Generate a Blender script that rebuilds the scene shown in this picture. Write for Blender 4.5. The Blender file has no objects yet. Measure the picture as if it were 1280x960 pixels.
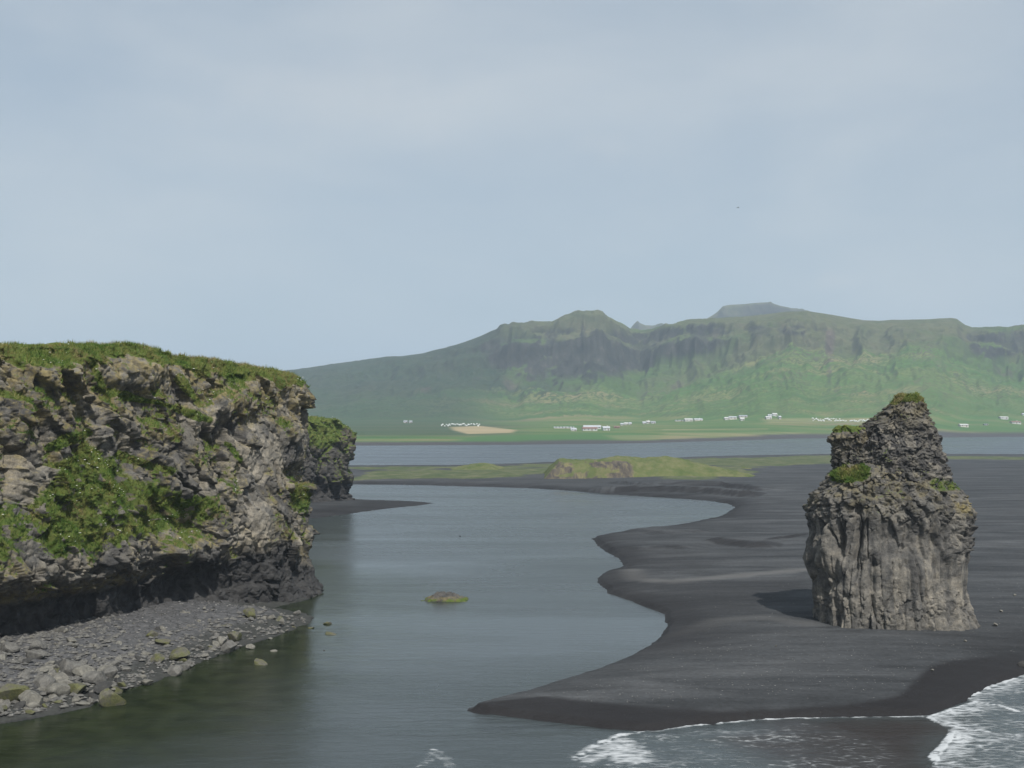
import bpy, math, random
import numpy as np
R = math.radians
rng = np.random.default_rng(7)
random.seed(7)
scene = bpy.context.scene
COL = scene.collection

# ------------------------------------------------------------------ camera
H, F, YH = 22.0, 1400.0, 525.0          # eye height (m), focal length and horizon row of the 1280x960 frame
PITCH = math.atan((YH - 480.0) / F)
cam_data = bpy.data.cameras.new('camera')
cam_data.sensor_fit = 'HORIZONTAL'
cam_data.angle = 2 * math.atan(640.0 / F)
cam_data.clip_start, cam_data.clip_end = 0.5, 40000
cam = bpy.data.objects.new('camera', cam_data)
cam.location = (0, 0, H)
cam.rotation_euler = (math.pi / 2 + PITCH, 0, 0)
COL.objects.link(cam)
scene.camera = cam

# ------------------------------------------------------------------ light
SUN_EL, SUN_AZ = 50.0, 18.0             # degrees; azimuth measured from behind the camera towards the right
sun_data = bpy.data.lights.new('sun', 'SUN')
sun_data.energy = 3.7
sun_data.angle = R(1.2)
sun_data.color = (1.0, 0.965, 0.91)
sun = bpy.data.objects.new('sun', sun_data)
COL.objects.link(sun)
sun.rotation_euler = (R(90 - SUN_EL), 0, R(SUN_AZ))

world = bpy.data.worlds.new('World')
scene.world = world
world.use_nodes = True
wn, wl = world.node_tree.nodes, world.node_tree.links
wn.clear()
w_out = wn.new('ShaderNodeOutputWorld')
sky = wn.new('ShaderNodeTexSky')
sky.sky_type = 'NISHITA'
sky.sun_disc = False
sky.sun_elevation = R(SUN_EL)
sky.sun_rotation = R(180 - SUN_AZ)
sky.dust_density = 2.0
bg_sky = wn.new('ShaderNodeBackground'); bg_sky.inputs[1].default_value = 0.08
wl.new(sky.outputs[0], bg_sky.inputs[0])
bg_veil = wn.new('ShaderNodeBackground')
bg_veil.inputs[1].default_value = 0.63
tc = wn.new('ShaderNodeTexCoord')
mp = wn.new('ShaderNodeMapping'); mp.inputs['Scale'].default_value = (1.0, 1.0, 2.6)
wl.new(tc.outputs['Generated'], mp.inputs[0])
nz = wn.new('ShaderNodeTexNoise'); nz.inputs['Scale'].default_value = 2.3; nz.inputs['Detail'].default_value = 7; nz.inputs['Roughness'].default_value = 0.5
nz.inputs['Distortion'].default_value = 0.3
wl.new(mp.outputs[0], nz.inputs['Vector'])
rp = wn.new('ShaderNodeValToRGB')
rp.color_ramp.elements[0].position = 0.30; rp.color_ramp.elements[0].color = (0.55, 0.55, 0.55, 1)
rp.color_ramp.elements[1].position = 0.72; rp.color_ramp.elements[1].color = (0.86, 0.86, 0.86, 1)
wl.new(nz.outputs[0], rp.inputs[0])
rp2 = wn.new('ShaderNodeValToRGB')
rp2.color_ramp.elements[0].position = 0.3; rp2.color_ramp.elements[0].color = (0.66, 0.785, 0.89, 1)
rp2.color_ramp.elements[1].position = 0.75; rp2.color_ramp.elements[1].color = (0.85, 0.905, 0.94, 1)
wl.new(nz.outputs[0], rp2.inputs[0]); wl.new(rp2.outputs[0], bg_veil.inputs[0])
mx = wn.new('ShaderNodeMixShader')
def cloud_spot(px, py, sx_, sz_, amount, prev):
    # soft cirrus wisp round one direction of the sky
    a, b = (px - 640.0) / F, (480.0 - py) / F
    d = np.array([a, math.cos(PITCH) - b * math.sin(PITCH), math.sin(PITCH) + b * math.cos(PITCH)]); d /= np.linalg.norm(d)
    sub = wn.new('ShaderNodeVectorMath'); sub.operation = 'SUBTRACT'; wl.new(tc.outputs['Generated'], sub.inputs[0]); sub.inputs[1].default_value = d
    dis = wn.new('ShaderNodeTexNoise'); dis.inputs['Scale'].default_value = 40; dis.inputs['Detail'].default_value = 5; wl.new(tc.outputs['Generated'], dis.inputs['Vector'])
    sc = wn.new('ShaderNodeVectorMath'); sc.operation = 'MULTIPLY'; wl.new(sub.outputs[0], sc.inputs[0]); sc.inputs[1].default_value = (1 / sx_, 1 / sx_, 1 / sz_)
    ln = wn.new('ShaderNodeVectorMath'); ln.operation = 'LENGTH'; wl.new(sc.outputs[0], ln.inputs[0])
    ad = wn.new('ShaderNodeMath'); ad.operation = 'MULTIPLY_ADD'; wl.new(dis.outputs[0], ad.inputs[0]); ad.inputs[1].default_value = 1.4; wl.new(ln.outputs['Value'], ad.inputs[2])
    mr = wn.new('ShaderNodeMapRange'); mr.interpolation_type = 'SMOOTHSTEP'; wl.new(ad.outputs[0], mr.inputs[0])
    mr.inputs[1].default_value = 1.7; mr.inputs[2].default_value = 0.6; mr.inputs[3].default_value = 0; mr.inputs[4].default_value = amount
    m_ = wn.new('ShaderNodeMix'); m_.data_type = 'RGBA'; wl.new(mr.outputs[0], m_.inputs[0]); wl.new(prev, m_.inputs[6]); m_.inputs[7].default_value = (1.0, 1.0, 0.98, 1)
    return m_.outputs[2]
veil_col = cloud_spot(1043, 350, 0.036, 0.011, 0.35, rp2.outputs[0])
veil_col = cloud_spot(752, 185, 0.03, 0.02, 0.22, veil_col)
veil_col = cloud_spot(420, 120, 0.14, 0.05, 0.22, veil_col)
wl.new(veil_col, bg_veil.inputs[0])
wl.new(rp.outputs[0], mx.inputs[0]); wl.new(bg_sky.outputs[0], mx.inputs[1]); wl.new(bg_veil.outputs[0], mx.inputs[2])
wl.new(mx.outputs[0], w_out.inputs['Surface'])

vs = scene.view_settings
vs.view_transform = 'Standard'; vs.look = 'None'; vs.exposure = 0.24; vs.gamma = 1.0; vs.use_curve_mapping = False
scene.cycles.use_denoising = True
scene.cycles.max_bounces = 6
scene.cycles.volume_bounces = 1
scene.cycles.use_adaptive_sampling = True
scene.cycles.adaptive_threshold = 0.01

# ------------------------------------------------------------------ numpy noise
def _hash(ix, iy, iz, seed):
    h = (ix.astype(np.int64) * 374761393 + iy.astype(np.int64) * 668265263 + iz.astype(np.int64) * 1440662683 + seed * 974634777) & 0xFFFFFFFF
    h = ((h ^ (h >> 13)) * 1274126177) & 0xFFFFFFFF
    h = ((h ^ (h >> 16)) * 2246822519) & 0xFFFFFFFF
    return (h ^ (h >> 15)) & 0xFFFFFFFF

def vnoise(p, seed=0):
    """smooth value noise in about -1..1, p is (n,3)"""
    f = np.floor(p); i = f.astype(np.int64); t = p - f
    t = t * t * t * (t * (t * 6 - 15) + 10)
    out = 0
    for dx in (0, 1):
        wx = t[:, 0] if dx else 1 - t[:, 0]
        for dy in (0, 1):
            wy = t[:, 1] if dy else 1 - t[:, 1]
            for dz in (0, 1):
                wz = t[:, 2] if dz else 1 - t[:, 2]
                out = out + wx * wy * wz * (_hash(i[:, 0] + dx, i[:, 1] + dy, i[:, 2] + dz, seed) / 2147483647.5 - 1)
    return out

def fbm(p, oct=4, seed=0, gain=0.5, ridged=False):
    a, s, o = 1.0, 0.0, 0
    q = p
    for k in range(oct):
        n = vnoise(q, seed + k * 17)
        if ridged: n = 1 - 2 * np.abs(n)
        o = o + a * n; s += a
        a *= gain; q = q * 2.03 + 11.3
    return o / s

def noise2(x, y, scale, oct=4, seed=0, ridged=False, gain=0.5):
    sh = np.shape(x)
    x, y = np.ravel(x), np.ravel(y)
    return fbm(np.stack([x * scale, y * scale, np.full(x.shape, seed * 3.7)], 1), oct, seed, gain, ridged).reshape(sh)

def cells(p, seed=0):
    """3D cellular noise: F1, F2, three random numbers of the nearest cell, vector to its centre"""
    f = np.floor(p).astype(np.int64)
    n = len(p)
    F1 = np.full(n, 9.0); F2 = np.full(n, 9.0)
    cid = np.zeros(n, np.int64); vec = np.zeros((n, 3))
    for dx in (-1, 0, 1):
        for dy in (-1, 0, 1):
            for dz in (-1, 0, 1):
                cx, cy, cz = f[:, 0] + dx, f[:, 1] + dy, f[:, 2] + dz
                h = _hash(cx, cy, cz, seed)
                c = np.stack([cx + (h & 1023) / 1023., cy + ((h >> 10) & 1023) / 1023., cz + ((h >> 20) & 1023) / 1023.], 1)
                v = p - c
                d = np.einsum('ij,ij->i', v, v)
                nearer = d < F1
                F2 = np.where(nearer, F1, np.minimum(F2, d))
                F1 = np.where(nearer, d, F1)
                cid = np.where(nearer, h, cid)
                vec[nearer] = v[nearer]
    r = np.stack([_hash(cid, cid * 0 + k, cid * 0, seed + 5) / 4294967295.0 for k in range(4)], 1)
    return np.sqrt(F1), np.sqrt(F2), r, vec

def blocks(p, size, seed, amp, tilt, crack, stretch=(1, 1, 1), warp=0.07, lean=0.0, tone=False, soft=0.07):
    """displacement that breaks a face into tilted blocks with open joints"""
    if lean:
        c, sn = math.cos(lean), math.sin(lean)
        h = (p[:, 0] + p[:, 1]) * 0.7071
        w = (p[:, 0] - p[:, 1]) * 0.7071
        p = np.stack([h * c + p[:, 2] * sn, w, -h * sn + p[:, 2] * c], 1)
    q = p / size / np.array(stretch)
    q = q + warp * np.stack([vnoise(q * 1.3, seed + 1), vnoise(q * 1.3, seed + 2), vnoise(q * 1.3, seed + 3)], 1)
    f1, f2, r, v = cells(q, seed)
    d = amp * (r[:, 0] - 0.5) * 2
    d += tilt * size * np.einsum('ij,ij->i', v, (r[:, 1:4] - 0.5) * 2)
    d *= sstep(0.0, soft, f2 - f1)
    d -= crack * np.exp(-(f2 - f1) / 0.05)
    return (d, r[:, 3]) if tone else d

def sstep(a, b, x):
    t = np.clip((x - a) / (b - a), 0, 1)
    return t * t * (3 - 2 * t)

# ------------------------------------------------------------------ geometry helpers
def ray(px, py):
    a, b = (px - 640.0) / F, (480.0 - py) / F
    return np.array([a, math.cos(PITCH) - b * math.sin(PITCH), math.sin(PITCH) + b * math.cos(PITCH)])

def at_z(px, py, z=0.0):
    d = ray(px, py)
    k = (z - H) / d[2]
    return np.array([d[0] * k, d[1] * k, z])

def at_d(px, py, dist):
    d = ray(px, py)
    k = dist / d[1]
    return np.array([d[0] * k, dist, H + d[2] * k])

def to_px(X, Y, Z):
    c, s = math.cos(PITCH), math.sin(PITCH)
    dep = Y * c + (Z - H) * s
    up = -Y * s + (Z - H) * c
    return 640 + F * X / dep, 480 - F * up / dep

def poly_sd(X, Y, poly):
    """signed distance to a closed polygon, positive inside"""
    poly = np.asarray(poly)[:, :2]
    x, y = X.ravel(), Y.ravel()
    d = np.full(x.shape, 1e18); ins = np.zeros(x.shape, bool)
    for (ax, ay), (bx, by) in zip(poly, np.roll(poly, -1, 0)):
        ex, ey = bx - ax, by - ay
        t = np.clip(((x - ax) * ex + (y - ay) * ey) / (ex * ex + ey * ey + 1e-12), 0, 1)
        d = np.minimum(d, (x - ax - t * ex) ** 2 + (y - ay - t * ey) ** 2)
        if ay != by:
            ins ^= ((ay > y) != (by > y)) & (x < ex * (y - ay) / (by - ay) + ax)
    d = np.sqrt(d)
    return np.where(ins, d, -d).reshape(X.shape)

def line_d(X, Y, pts):
    pts = np.asarray(pts)[:, :2]
    x, y = X.ravel(), Y.ravel()
    d = np.full(x.shape, 1e18)
    for (ax, ay), (bx, by) in zip(pts[:-1], pts[1:]):
        ex, ey = bx - ax, by - ay
        t = np.clip(((x - ax) * ex + (y - ay) * ey) / (ex * ex + ey * ey + 1e-12), 0, 1)
        d = np.minimum(d, (x - ax - t * ex) ** 2 + (y - ay - t * ey) ** 2)
    return np.sqrt(d).reshape(X.shape)

def gpoly(pts, z=0.0):
    return np.array([at_z(x, y, z) for x, y in pts])

def mesh_np(name, V, faces, attrs=None, smooth=True):
    """faces: (n,3) or (n,4) int array"""
    V = np.asarray(V, np.float32); faces = np.asarray(faces, np.int32)
    k = faces.shape[1]
    me = bpy.data.meshes.new(name)
    me.vertices.add(len(V)); me.vertices.foreach_set('co', V.ravel())
    me.loops.add(faces.size); me.loops.foreach_set('vertex_index', faces.ravel())
    me.polygons.add(len(faces))
    me.polygons.foreach_set('loop_start', np.arange(0, faces.size, k, dtype=np.int32))
    me.polygons.foreach_set('use_smooth', np.full(len(faces), smooth))
    me.update(calc_edges=True)
    for n, a in (attrs or {}).items():
        at = me.attributes.new(n, 'FLOAT', 'POINT')
        at.data.foreach_set('value', np.asarray(a, np.float32).ravel())
    return me

def grid_faces(nv, nu, wrap=False):
    idx = np.arange(nv * nu).reshape(nv, nu)
    if wrap: idx = np.concatenate([idx, idx[:, :1]], 1)
    return np.stack([idx[:-1, :-1], idx[:-1, 1:], idx[1:, 1:], idx[1:, :-1]], -1).reshape(-1, 4)

def grid_normals(P, wrap=False):
    if wrap:
        du = np.roll(P, -1, 1) - np.roll(P, 1, 1)
    else:
        du = np.gradient(P, axis=1)
    dv = np.gradient(P, axis=0)
    n = np.cross(du, dv)
    return n / (np.linalg.norm(n, axis=-1, keepdims=True) + 1e-9)

def link(name, me, mat=None, parent=None, **props):
    o = bpy.data.objects.new(name, me)
    COL.objects.link(o)
    if mat is not None and me is not None:
        me.materials.clear(); me.materials.append(mat)
    if parent is not None:
        o.parent = parent
        if me is not None and not props.pop('local', False):
            co = np.empty(len(me.vertices) * 3, np.float32)
            me.vertices.foreach_get('co', co)
            co = co.reshape(-1, 3) - np.array(parent.location, np.float32)
            me.vertices.foreach_set('co', co.ravel()); me.update()
    props.pop('local', None)
    for k, v in props.items():
        if v is not None: o[k] = v
    return o

def empty(name, loc, label, category, group=None):
    o = bpy.data.objects.new(name, None)
    COL.objects.link(o)
    o.location = loc
    o['label'] = label; o['category'] = category
    if group: o['group'] = group
    return o

# ------------------------------------------------------------------ materials
class Mat:
    def __init__(s, name):
        s.m = bpy.data.materials.new(name); s.m.use_nodes = True
        s.n, s.l = s.m.node_tree.nodes, s.m.node_tree.links
        s.n.clear()
        s.out = s.n.new('ShaderNodeOutputMaterial')
        s.b = s.n.new('ShaderNodeBsdfPrincipled')
        s.l.new(s.b.outputs[0], s.out.inputs[0])
        s.tc = s.n.new('ShaderNodeTexCoord').outputs['Object']
    def put(s, sock, v):
        if isinstance(v, bpy.types.NodeSocket): s.l.new(v, sock)
        elif isinstance(v, (tuple, list)) and len(v) == 3 and sock.type == 'RGBA': sock.default_value = (*v, 1)
        else: sock.default_value = v
    def scaled(s, sc):
        m = s.n.new('ShaderNodeMapping'); s.l.new(s.tc, m.inputs[0]); m.inputs['Scale'].default_value = sc
        return m.outputs[0]
    def noise(s, scale, detail=6, rough=0.55, vec=None, dist=0.0):
        n = s.n.new('ShaderNodeTexNoise'); n.inputs['Scale'].default_value = scale
        n.inputs['Detail'].default_value = detail; n.inputs['Roughness'].default_value = rough; n.inputs['Distortion'].default_value = dist
        s.l.new(vec or s.tc, n.inputs['Vector'])
        return n.outputs[0]
    def voro(s, scale, feature='F1', vec=None):
        n = s.n.new('ShaderNodeTexVoronoi'); n.feature = feature; n.inputs['Scale'].default_value = scale
        s.l.new(vec or s.tc, n.inputs['Vector'])
        return n.outputs[0]
    def ramp(s, fac, stops):
        r = s.n.new('ShaderNodeValToRGB'); s.put(r.inputs[0], fac)
        e = r.color_ramp.elements
        while len(e) < len(stops): e.new(0.5)
        for k, (p, c) in enumerate(stops):
            e[k].position = p
            e[k].color = (c, c, c, 1) if not isinstance(c, tuple) else (*c, 1)
        return r.outputs[0]
    def mix(s, fac, a, b, mode='MIX'):
        m = s.n.new('ShaderNodeMix'); m.data_type = 'RGBA'; m.blend_type = mode
        s.put(m.inputs[0], fac); s.put(m.inputs[6], a); s.put(m.inputs[7], b)
        return m.outputs[2]
    def math(s, op, a, b=0.0, c=0.0, clamp=False):
        m = s.n.new('ShaderNodeMath'); m.operation = op; m.use_clamp = clamp
        s.put(m.inputs[0], a); s.put(m.inputs[1], b)
        if op in ('MULTIPLY_ADD', 'SMOOTH_MIN'): s.put(m.inputs[2], c)
        return m.outputs[0]
    def attr(s, name):
        a = s.n.new('ShaderNodeAttribute'); a.attribute_name = name
        return a.outputs['Fac']
    def bump(s, height, strength=0.5, dist=0.1, normal=None):
        b = s.n.new('ShaderNodeBump'); b.inputs['Strength'].default_value = strength; b.inputs['Distance'].default_value = dist
        s.put(b.inputs['Height'], height)
        if normal is not None: s.l.new(normal, b.inputs['Normal'])
        return b.outputs[0]
    def set(s, color=None, rough=None, spec=None, normal=None):
        if color is not None: s.put(s.b.inputs['Base Color'], color)
        if rough is not None: s.put(s.b.inputs['Roughness'], rough)
        if spec is not None: s.put(s.b.inputs['Specular IOR Level'], spec)
        if normal is not None: s.l.new(normal, s.b.inputs['Normal'])
        return s.m

GRASS = [(0.25, (0.04, 0.07, 0.014)), (0.45, (0.075, 0.11, 0.022)), (0.62, (0.12, 0.135, 0.035)), (0.8, (0.165, 0.145, 0.055))]

def rock_material(name, tint=1.0, tan=1.0):
    m = Mat(name)
    big = m.noise(0.22, 8, 0.6)
    mid = m.noise(1.3, 8, 0.65)
    fine = m.noise(7.0, 8, 0.7)
    base = m.ramp(mid, [(0.28, (0.075 * tint, 0.074 * tint, 0.074 * tint)), (0.45, (0.145 * tint, 0.142 * tint, 0.137 * tint)),
                        (0.60, (0.215 * tint, 0.205 * tint, 0.19 * tint)), (0.8, (0.32 * tint, 0.295 * tint, 0.255 * tint))])
    tanc = m.ramp(fine, [(0.3, (0.14, 0.125, 0.097)), (0.7, (0.30, 0.265, 0.20))])
    f = m.math('MULTIPLY', m.ramp(big, [(0.45, 0.0), (0.65, 1.0)]), 0.55 * tan)
    c = m.mix(f, base, tanc)
    c = m.mix(0.55, c, m.ramp(fine, [(0.25, 0.25), (0.5, 0.95), (0.8, 1.6)]), 'MULTIPLY')
    c = m.mix(1.0, c, m.ramp(m.attr('tone'), [(0.1, (0.42, 0.42, 0.43)), (0.5, (0.85, 0.84, 0.81)), (0.9, (1.5, 1.43, 1.28))]), 'MULTIPLY')
    och = m.ramp(m.noise(2.6, 6, 0.65), [(0.35, (0.135, 0.115, 0.05)), (0.7, (0.31, 0.25, 0.11))])
    lf = m.math('MULTIPLY', m.attr('lichen'), m.ramp(m.noise(1.1, 6, 0.7), [(0.42, 0.0), (0.56, 1.0)]))
    c = m.mix(lf, c, och)
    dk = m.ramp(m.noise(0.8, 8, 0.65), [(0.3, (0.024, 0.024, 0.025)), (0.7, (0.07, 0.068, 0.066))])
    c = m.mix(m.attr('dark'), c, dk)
    g = m.ramp(m.noise(0.9, 8, 0.7), GRASS)
    ga = m.math('ADD', m.attr('grass'), m.math('MULTIPLY', m.math('SUBTRACT', mid, 0.5), 1.2))
    c = m.mix(m.ramp(ga, [(0.42, 0.0), (0.58, 1.0)]), c, g)
    h = m.math('ADD', m.math('MULTIPLY', mid, 0.6), m.math('MULTIPLY', fine, 0.4))
    n = m.bump(h, 0.9, 0.25)
    return m.set(c, 0.9, 0.25, n)

def grass_material(name):
    m = Mat(name)
    t = m.attr('tint')
    c = m.ramp(t, [(0.0, (0.035, 0.075, 0.011)), (0.3, (0.075, 0.14, 0.02)), (0.6, (0.145, 0.175, 0.038)), (0.82, (0.20, 0.18, 0.06)), (1.0, (0.25, 0.20, 0.10))])
    return m.set(c, 0.75, 0.2)

def plain(name, color, rough=0.8, var=0.25, scale=1.5):
    m = Mat(name)
    n = m.noise(scale, 6, 0.6)
    c = m.mix(0.9, color, m.ramp(n, [(0.25, 1 - var), (0.75, 1 + var)]), 'MULTIPLY')
    return m.set(c, rough, 0.3, m.bump(n, 0.2, 0.02))

M_CLIFF = rock_material('cliff_rock', 0.88, 0.65)
M_STACK = rock_material('stack_rock', 0.80, 0.0)
M_CRAG = rock_material('crag_rock', 0.78, 0.25)
M_BLADE = grass_material('grass_blades')
M_FLOWER = plain('white_petals', (0.75, 0.75, 0.68), 0.7, 0.1)

# ------------------------------------------------------------------ scattered grass blades and flowers
def blades(name, P, N, length, width, mat, parent, tint=None, lean=0.5, **props):
    n = len(P)
    up = N * 0.55 + np.array([0, 0, 0.75]) + rng.normal(0, lean * 0.5, (n, 3))
    up /= np.linalg.norm(up, axis=1, keepdims=True)
    side = np.cross(up, rng.normal(0, 1, (n, 3))); side /= np.linalg.norm(side, axis=1, keepdims=True) + 1e-9
    L = (length * rng.uniform(0.5, 1.3, n))[:, None]; W = (width * rng.uniform(0.6, 1.4, n))[:, None]
    droop = rng.normal(0, 0.35, (n, 3)) * L * np.array([1, 1, 0.4])
    base = P - up * L * 0.15
    V = np.stack([base - side * W, base + side * W, base + up * L + droop], 1).reshape(-1, 3)
    f = np.arange(n * 3).reshape(n, 3)
    if tint is None: tint = np.clip(rng.normal(0.45, 0.2, n), 0, 1)
    me = mesh_np(name, V, f, {'tint': np.repeat(tint, 3)}, smooth=False)
    return link(name, me, mat, parent, kind='stuff', **props)

OCT_V = np.array([[1, 0, 0], [-1, 0, 0], [0, 1, 0], [0, -1, 0], [0, 0, 0.6], [0, 0, -0.6]], float)
OCT_F = np.array([[0, 2, 4], [2, 1, 4], [1, 3, 4], [3, 0, 4], [2, 0, 5], [1, 2, 5], [3, 1, 5], [0, 3, 5]])
def bits(name, P, size, mat, parent=None, flat=1.0, attrs=None, **props):
    n = len(P)
    s = size * rng.uniform(0.5, 1.5, (n, 1, 1))
    V = OCT_V[None] * s * np.array([1, 1, flat]) * rng.uniform(0.6, 1.4, (n, 6, 1))
    a = rng.uniform(0, 6.283, n); c, sn = np.cos(a)[:, None], np.sin(a)[:, None]
    V = np.stack([V[..., 0] * c - V[..., 1] * sn, V[..., 0] * sn + V[..., 1] * c, V[..., 2]], -1) + P[:, None]
    f = (OCT_F[None] + (np.arange(n) * 6)[:, None, None]).reshape(-1, 3)
    at = {k: np.repeat(v, 6) for k, v in (attrs or {}).items()}
    me = mesh_np(name, V.reshape(-1, 3), f, at, smooth=False)
    return link(name, me, mat, parent, kind='stuff', **props)

# ------------------------------------------------------------------ near land: black sand beach, spits, shelf
SHORE = [(300, 583), (440, 583), (560, 583), (640, 581), (700, 578), (820, 574), (900, 571), (1040, 568.5), (1280, 569), (1900, 569),
         (1900, 700), (1560, 780), (1400, 815), (1280, 845), (1240, 858), (1213, 873), (1190, 886), (1160, 895), (1060, 896), (960, 899), (880, 905),
         (835, 912), (810, 914), (760, 911), (700, 905), (640, 897), (605, 893), (588, 888), (590, 884), (620, 876), (650, 868), (700, 853), (745, 838),
         (780, 825), (806, 812), (826, 795), (832, 778), (829, 768), (812, 760), (785, 750), (760, 741), (746, 728), (752, 718),
         (773, 711), (780, 704), (768, 694), (752, 684), (738, 673), (760, 669), (800, 664), (850, 657), (890, 649), (912, 641),
         (919, 634), (910, 629), (880, 625), (830, 622), (780, 619), (740, 615), (700, 612), (660, 610), (600, 608), (520, 606), (440, 605), (300, 603)]
SPIT = [(300, 655), (385, 649), (430, 643), (480, 636), (520, 632), (542, 629), (525, 627), (480, 626), (438, 624), (380, 610), (300, 610)]
SHELF = [(-300, 1010), (-60, 928), (0, 904), (60, 894), (112, 884), (150, 866), (200, 849), (240, 834), (290, 813), (335, 798), (365, 789), (386, 779),
         (388, 770), (374, 764), (345, 760), (372, 752), (398, 745), (404, 741), (396, 736), (360, 728), (250, 715), (100, 705), (-300, 705)]
P_SHORE, P_SPIT, P_SHELF = gpoly(SHORE), gpoly(SPIT), gpoly(SHELF)
SCARPS = [(gpoly(l, 0.8), h) for l, h in (
    ([(690, 613), (760, 613.5), (820, 614.5), (880, 617), (925, 621), (945, 621.5), (957, 617)], 1.0),
    ([(790, 610.5), (850, 610), (900, 611), (930, 613), (957, 616)], 0.9),
    ([(875, 679), (905, 683), (935, 686.5), (975, 688)], 0.6), ([(758, 606), (772, 607.5), (792, 606.5)], 0.6),
    ([(812, 671), (850, 669.5), (895, 667)], 0.35), ([(795, 690), (830, 686), (868, 689)], 0.3))]
def scarp(X, Y, pts, h):
    # a low step with its face towards the viewer and a long back slope
    x, y = X.ravel(), Y.ravel()
    best = np.full(x.shape, 1e9); side = np.zeros(x.shape); tt = np.zeros(x.shape)
    L = np.concatenate([[0], np.cumsum(np.linalg.norm(np.diff(pts[:, :2], axis=0), axis=1))])
    for k in range(len(pts) - 1):
        a, b = pts[k, :2], pts[k + 1, :2]
        e = b - a; ll = e @ e
        t = np.clip(((x - a[0]) * e[0] + (y - a[1]) * e[1]) / ll, 0, 1)
        d = np.hypot(x - a[0] - t * e[0], y - a[1] - t * e[1])
        near = d < best
        best = np.where(near, d, best)
        side = np.where(near, np.sign(e[0] * (y - a[1]) - e[1] * (x - a[0])), side)
        tt = np.where(near, (L[k] + t * math.sqrt(ll)) / L[-1], tt)
    sdist = best * side
    return (h * sstep(-1.6, 1.6, sdist) * np.exp(-np.maximum(sdist, 0) / 16) * np.clip(np.sin(np.pi * tt) * 1.6, 0, 1)).reshape(X.shape)
PALE = [gpoly(t, 1.0) for t in ([(787, 711), (792, 722), (840, 727), (900, 722), (1005, 714)], [(850, 788), (900, 774), (960, 772), (1010, 780)])]

def at_lagoon(X, Y):
    # ground of the spit that is nearer to the lagoon's shore than to the open sea's
    lag_l = gpoly([(588, 884), (620, 876), (650, 868), (700, 853), (745, 838), (780, 825), (806, 812), (826, 795)])
    sea_l = gpoly([(588, 888), (605, 893), (640, 897), (700, 905), (760, 911), (835, 912), (880, 905), (960, 899), (1060, 896), (1160, 895), (1190, 886), (1213, 873), (1240, 858), (1280, 845), (1400, 815)])
    return sstep(-0.4, 0.4, line_d(X, Y, sea_l) - line_d(X, Y, lag_l))
def beach_height(X, Y, full=False):
    n_big = noise2(X, Y, 0.02, 3, 3)
    n_mid = noise2(X, Y, 0.11, 4, 5)
    n_fin = noise2(X, Y, 0.6, 4, 9)
    wob = 0.75 * n_mid + 0.3 * n_fin
    sd = poly_sd(X, Y, P_SHORE)
    sd1 = sd + wob * np.clip(Y / 150, 0.5, 3)
    face = 0.32 * sstep(0, 0.7, sd1) + 0.7 * (1 - np.exp(-np.maximum(sd1, 0) / 3.4))
    z = np.where(sd1 > 0, face + 0.7 * sstep(5, 70, sd1) * (1 + 0.6 * n_big) + 0.10 * n_mid * sstep(1, 10, sd1) + 0.03 * n_fin * sstep(0, 4, sd1), np.maximum(sd1 * 0.12, -2.5))
    for l, h in SCARPS:
        z = z + scarp(X + 1.5 * n_mid, Y + 1.5 * n_mid, l, 1.7 * h) * sstep(-1.0, 1.0, sd1)
    sp = poly_sd(X, Y, P_SPIT) + wob * 1.5
    z2 = np.where(sp > 0, 1.1 * (1 - np.exp(-np.maximum(sp, 0) / 8)) + 0.05 * n_fin, np.maximum(sp * 0.12, -2.5))
    sh = poly_sd(X, Y, P_SHELF) + wob * 0.9
    inl = np.maximum(sh, 0)
    z3 = np.where(sh > 0, 0.5 * (1 - np.exp(-inl / 1.2)) + 1.7 * sstep(0.5, 13, inl) + 0.24 * n_fin + 0.14 * n_mid, np.maximum(sh * 0.16, -2.5))
    zz = np.maximum(np.maximum(z, z2), z3)
    if not full: return zz
    wet = sstep(1.15, 0.55, zz + 0.25 * n_mid)
    # darker damp ground: the spit's foreshore and the low ground on the lagoon side
    lag = np.zeros_like(sd)
    damp = gpoly([(690, 612), (740, 674), (750, 730), (835, 775), (835, 800), (860, 790), (870, 772), (960, 768), (1000, 745), (1000, 724), (900, 729), (800, 728), (785, 715), (800, 690), (770, 672)], 0.8)
    lag = sstep(-2, 3, poly_sd(X, Y, damp) + 2.5 * n_mid)
    gx = np.gradient(zz, axis=1) / (np.gradient(X, axis=1) + 1e-9); gy = np.gradient(zz, axis=0) / (np.gradient(Y, axis=0) + 1e-9)
    steep = sstep(0.10, 0.28, np.hypot(gx, gy)) * (sd > 2)
    xq_ = 640 + F * X / Y
    bw = np.interp(xq_, [580, 620, 700, 800, 860, 900, 960, 1040, 1100, 1160, 1210, 1300], [4.4, 4.4, 4.0, 3.4, 1.9, .8, .6, 1.2, 2.4, 5.0, 4.4, 3.2])
    seaward = sstep(108, 98, Y) * (sd > -1)
    front = poly_sd(X, Y, P_SHORE)
    band = sstep(0.8, -0.5, front - bw - 0.5 * n_mid - 0.2 * n_fin) * seaward
    north = at_lagoon(X, Y)
    band = band * (1 - north)
    wet = np.maximum(wet * (1 - seaward) * 0.8, band)
    wet = np.clip(np.maximum(wet, np.maximum(0.5 * lag, 0.85 * steep * (1 - seaward))), 0, 1)
    pale = np.zeros_like(sd)
    for k, l in enumerate(PALE):
        pale = np.maximum(pale, (1.0 if k == 0 else 0.5) * sstep(2.6, 0.3, line_d(X, Y, l) + 0.8 * n_fin))
    gravel = (sh > 0) & (z3 >= np.maximum(z, z2))
    return zz, wet, pale, gravel.astype(float), sd

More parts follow.
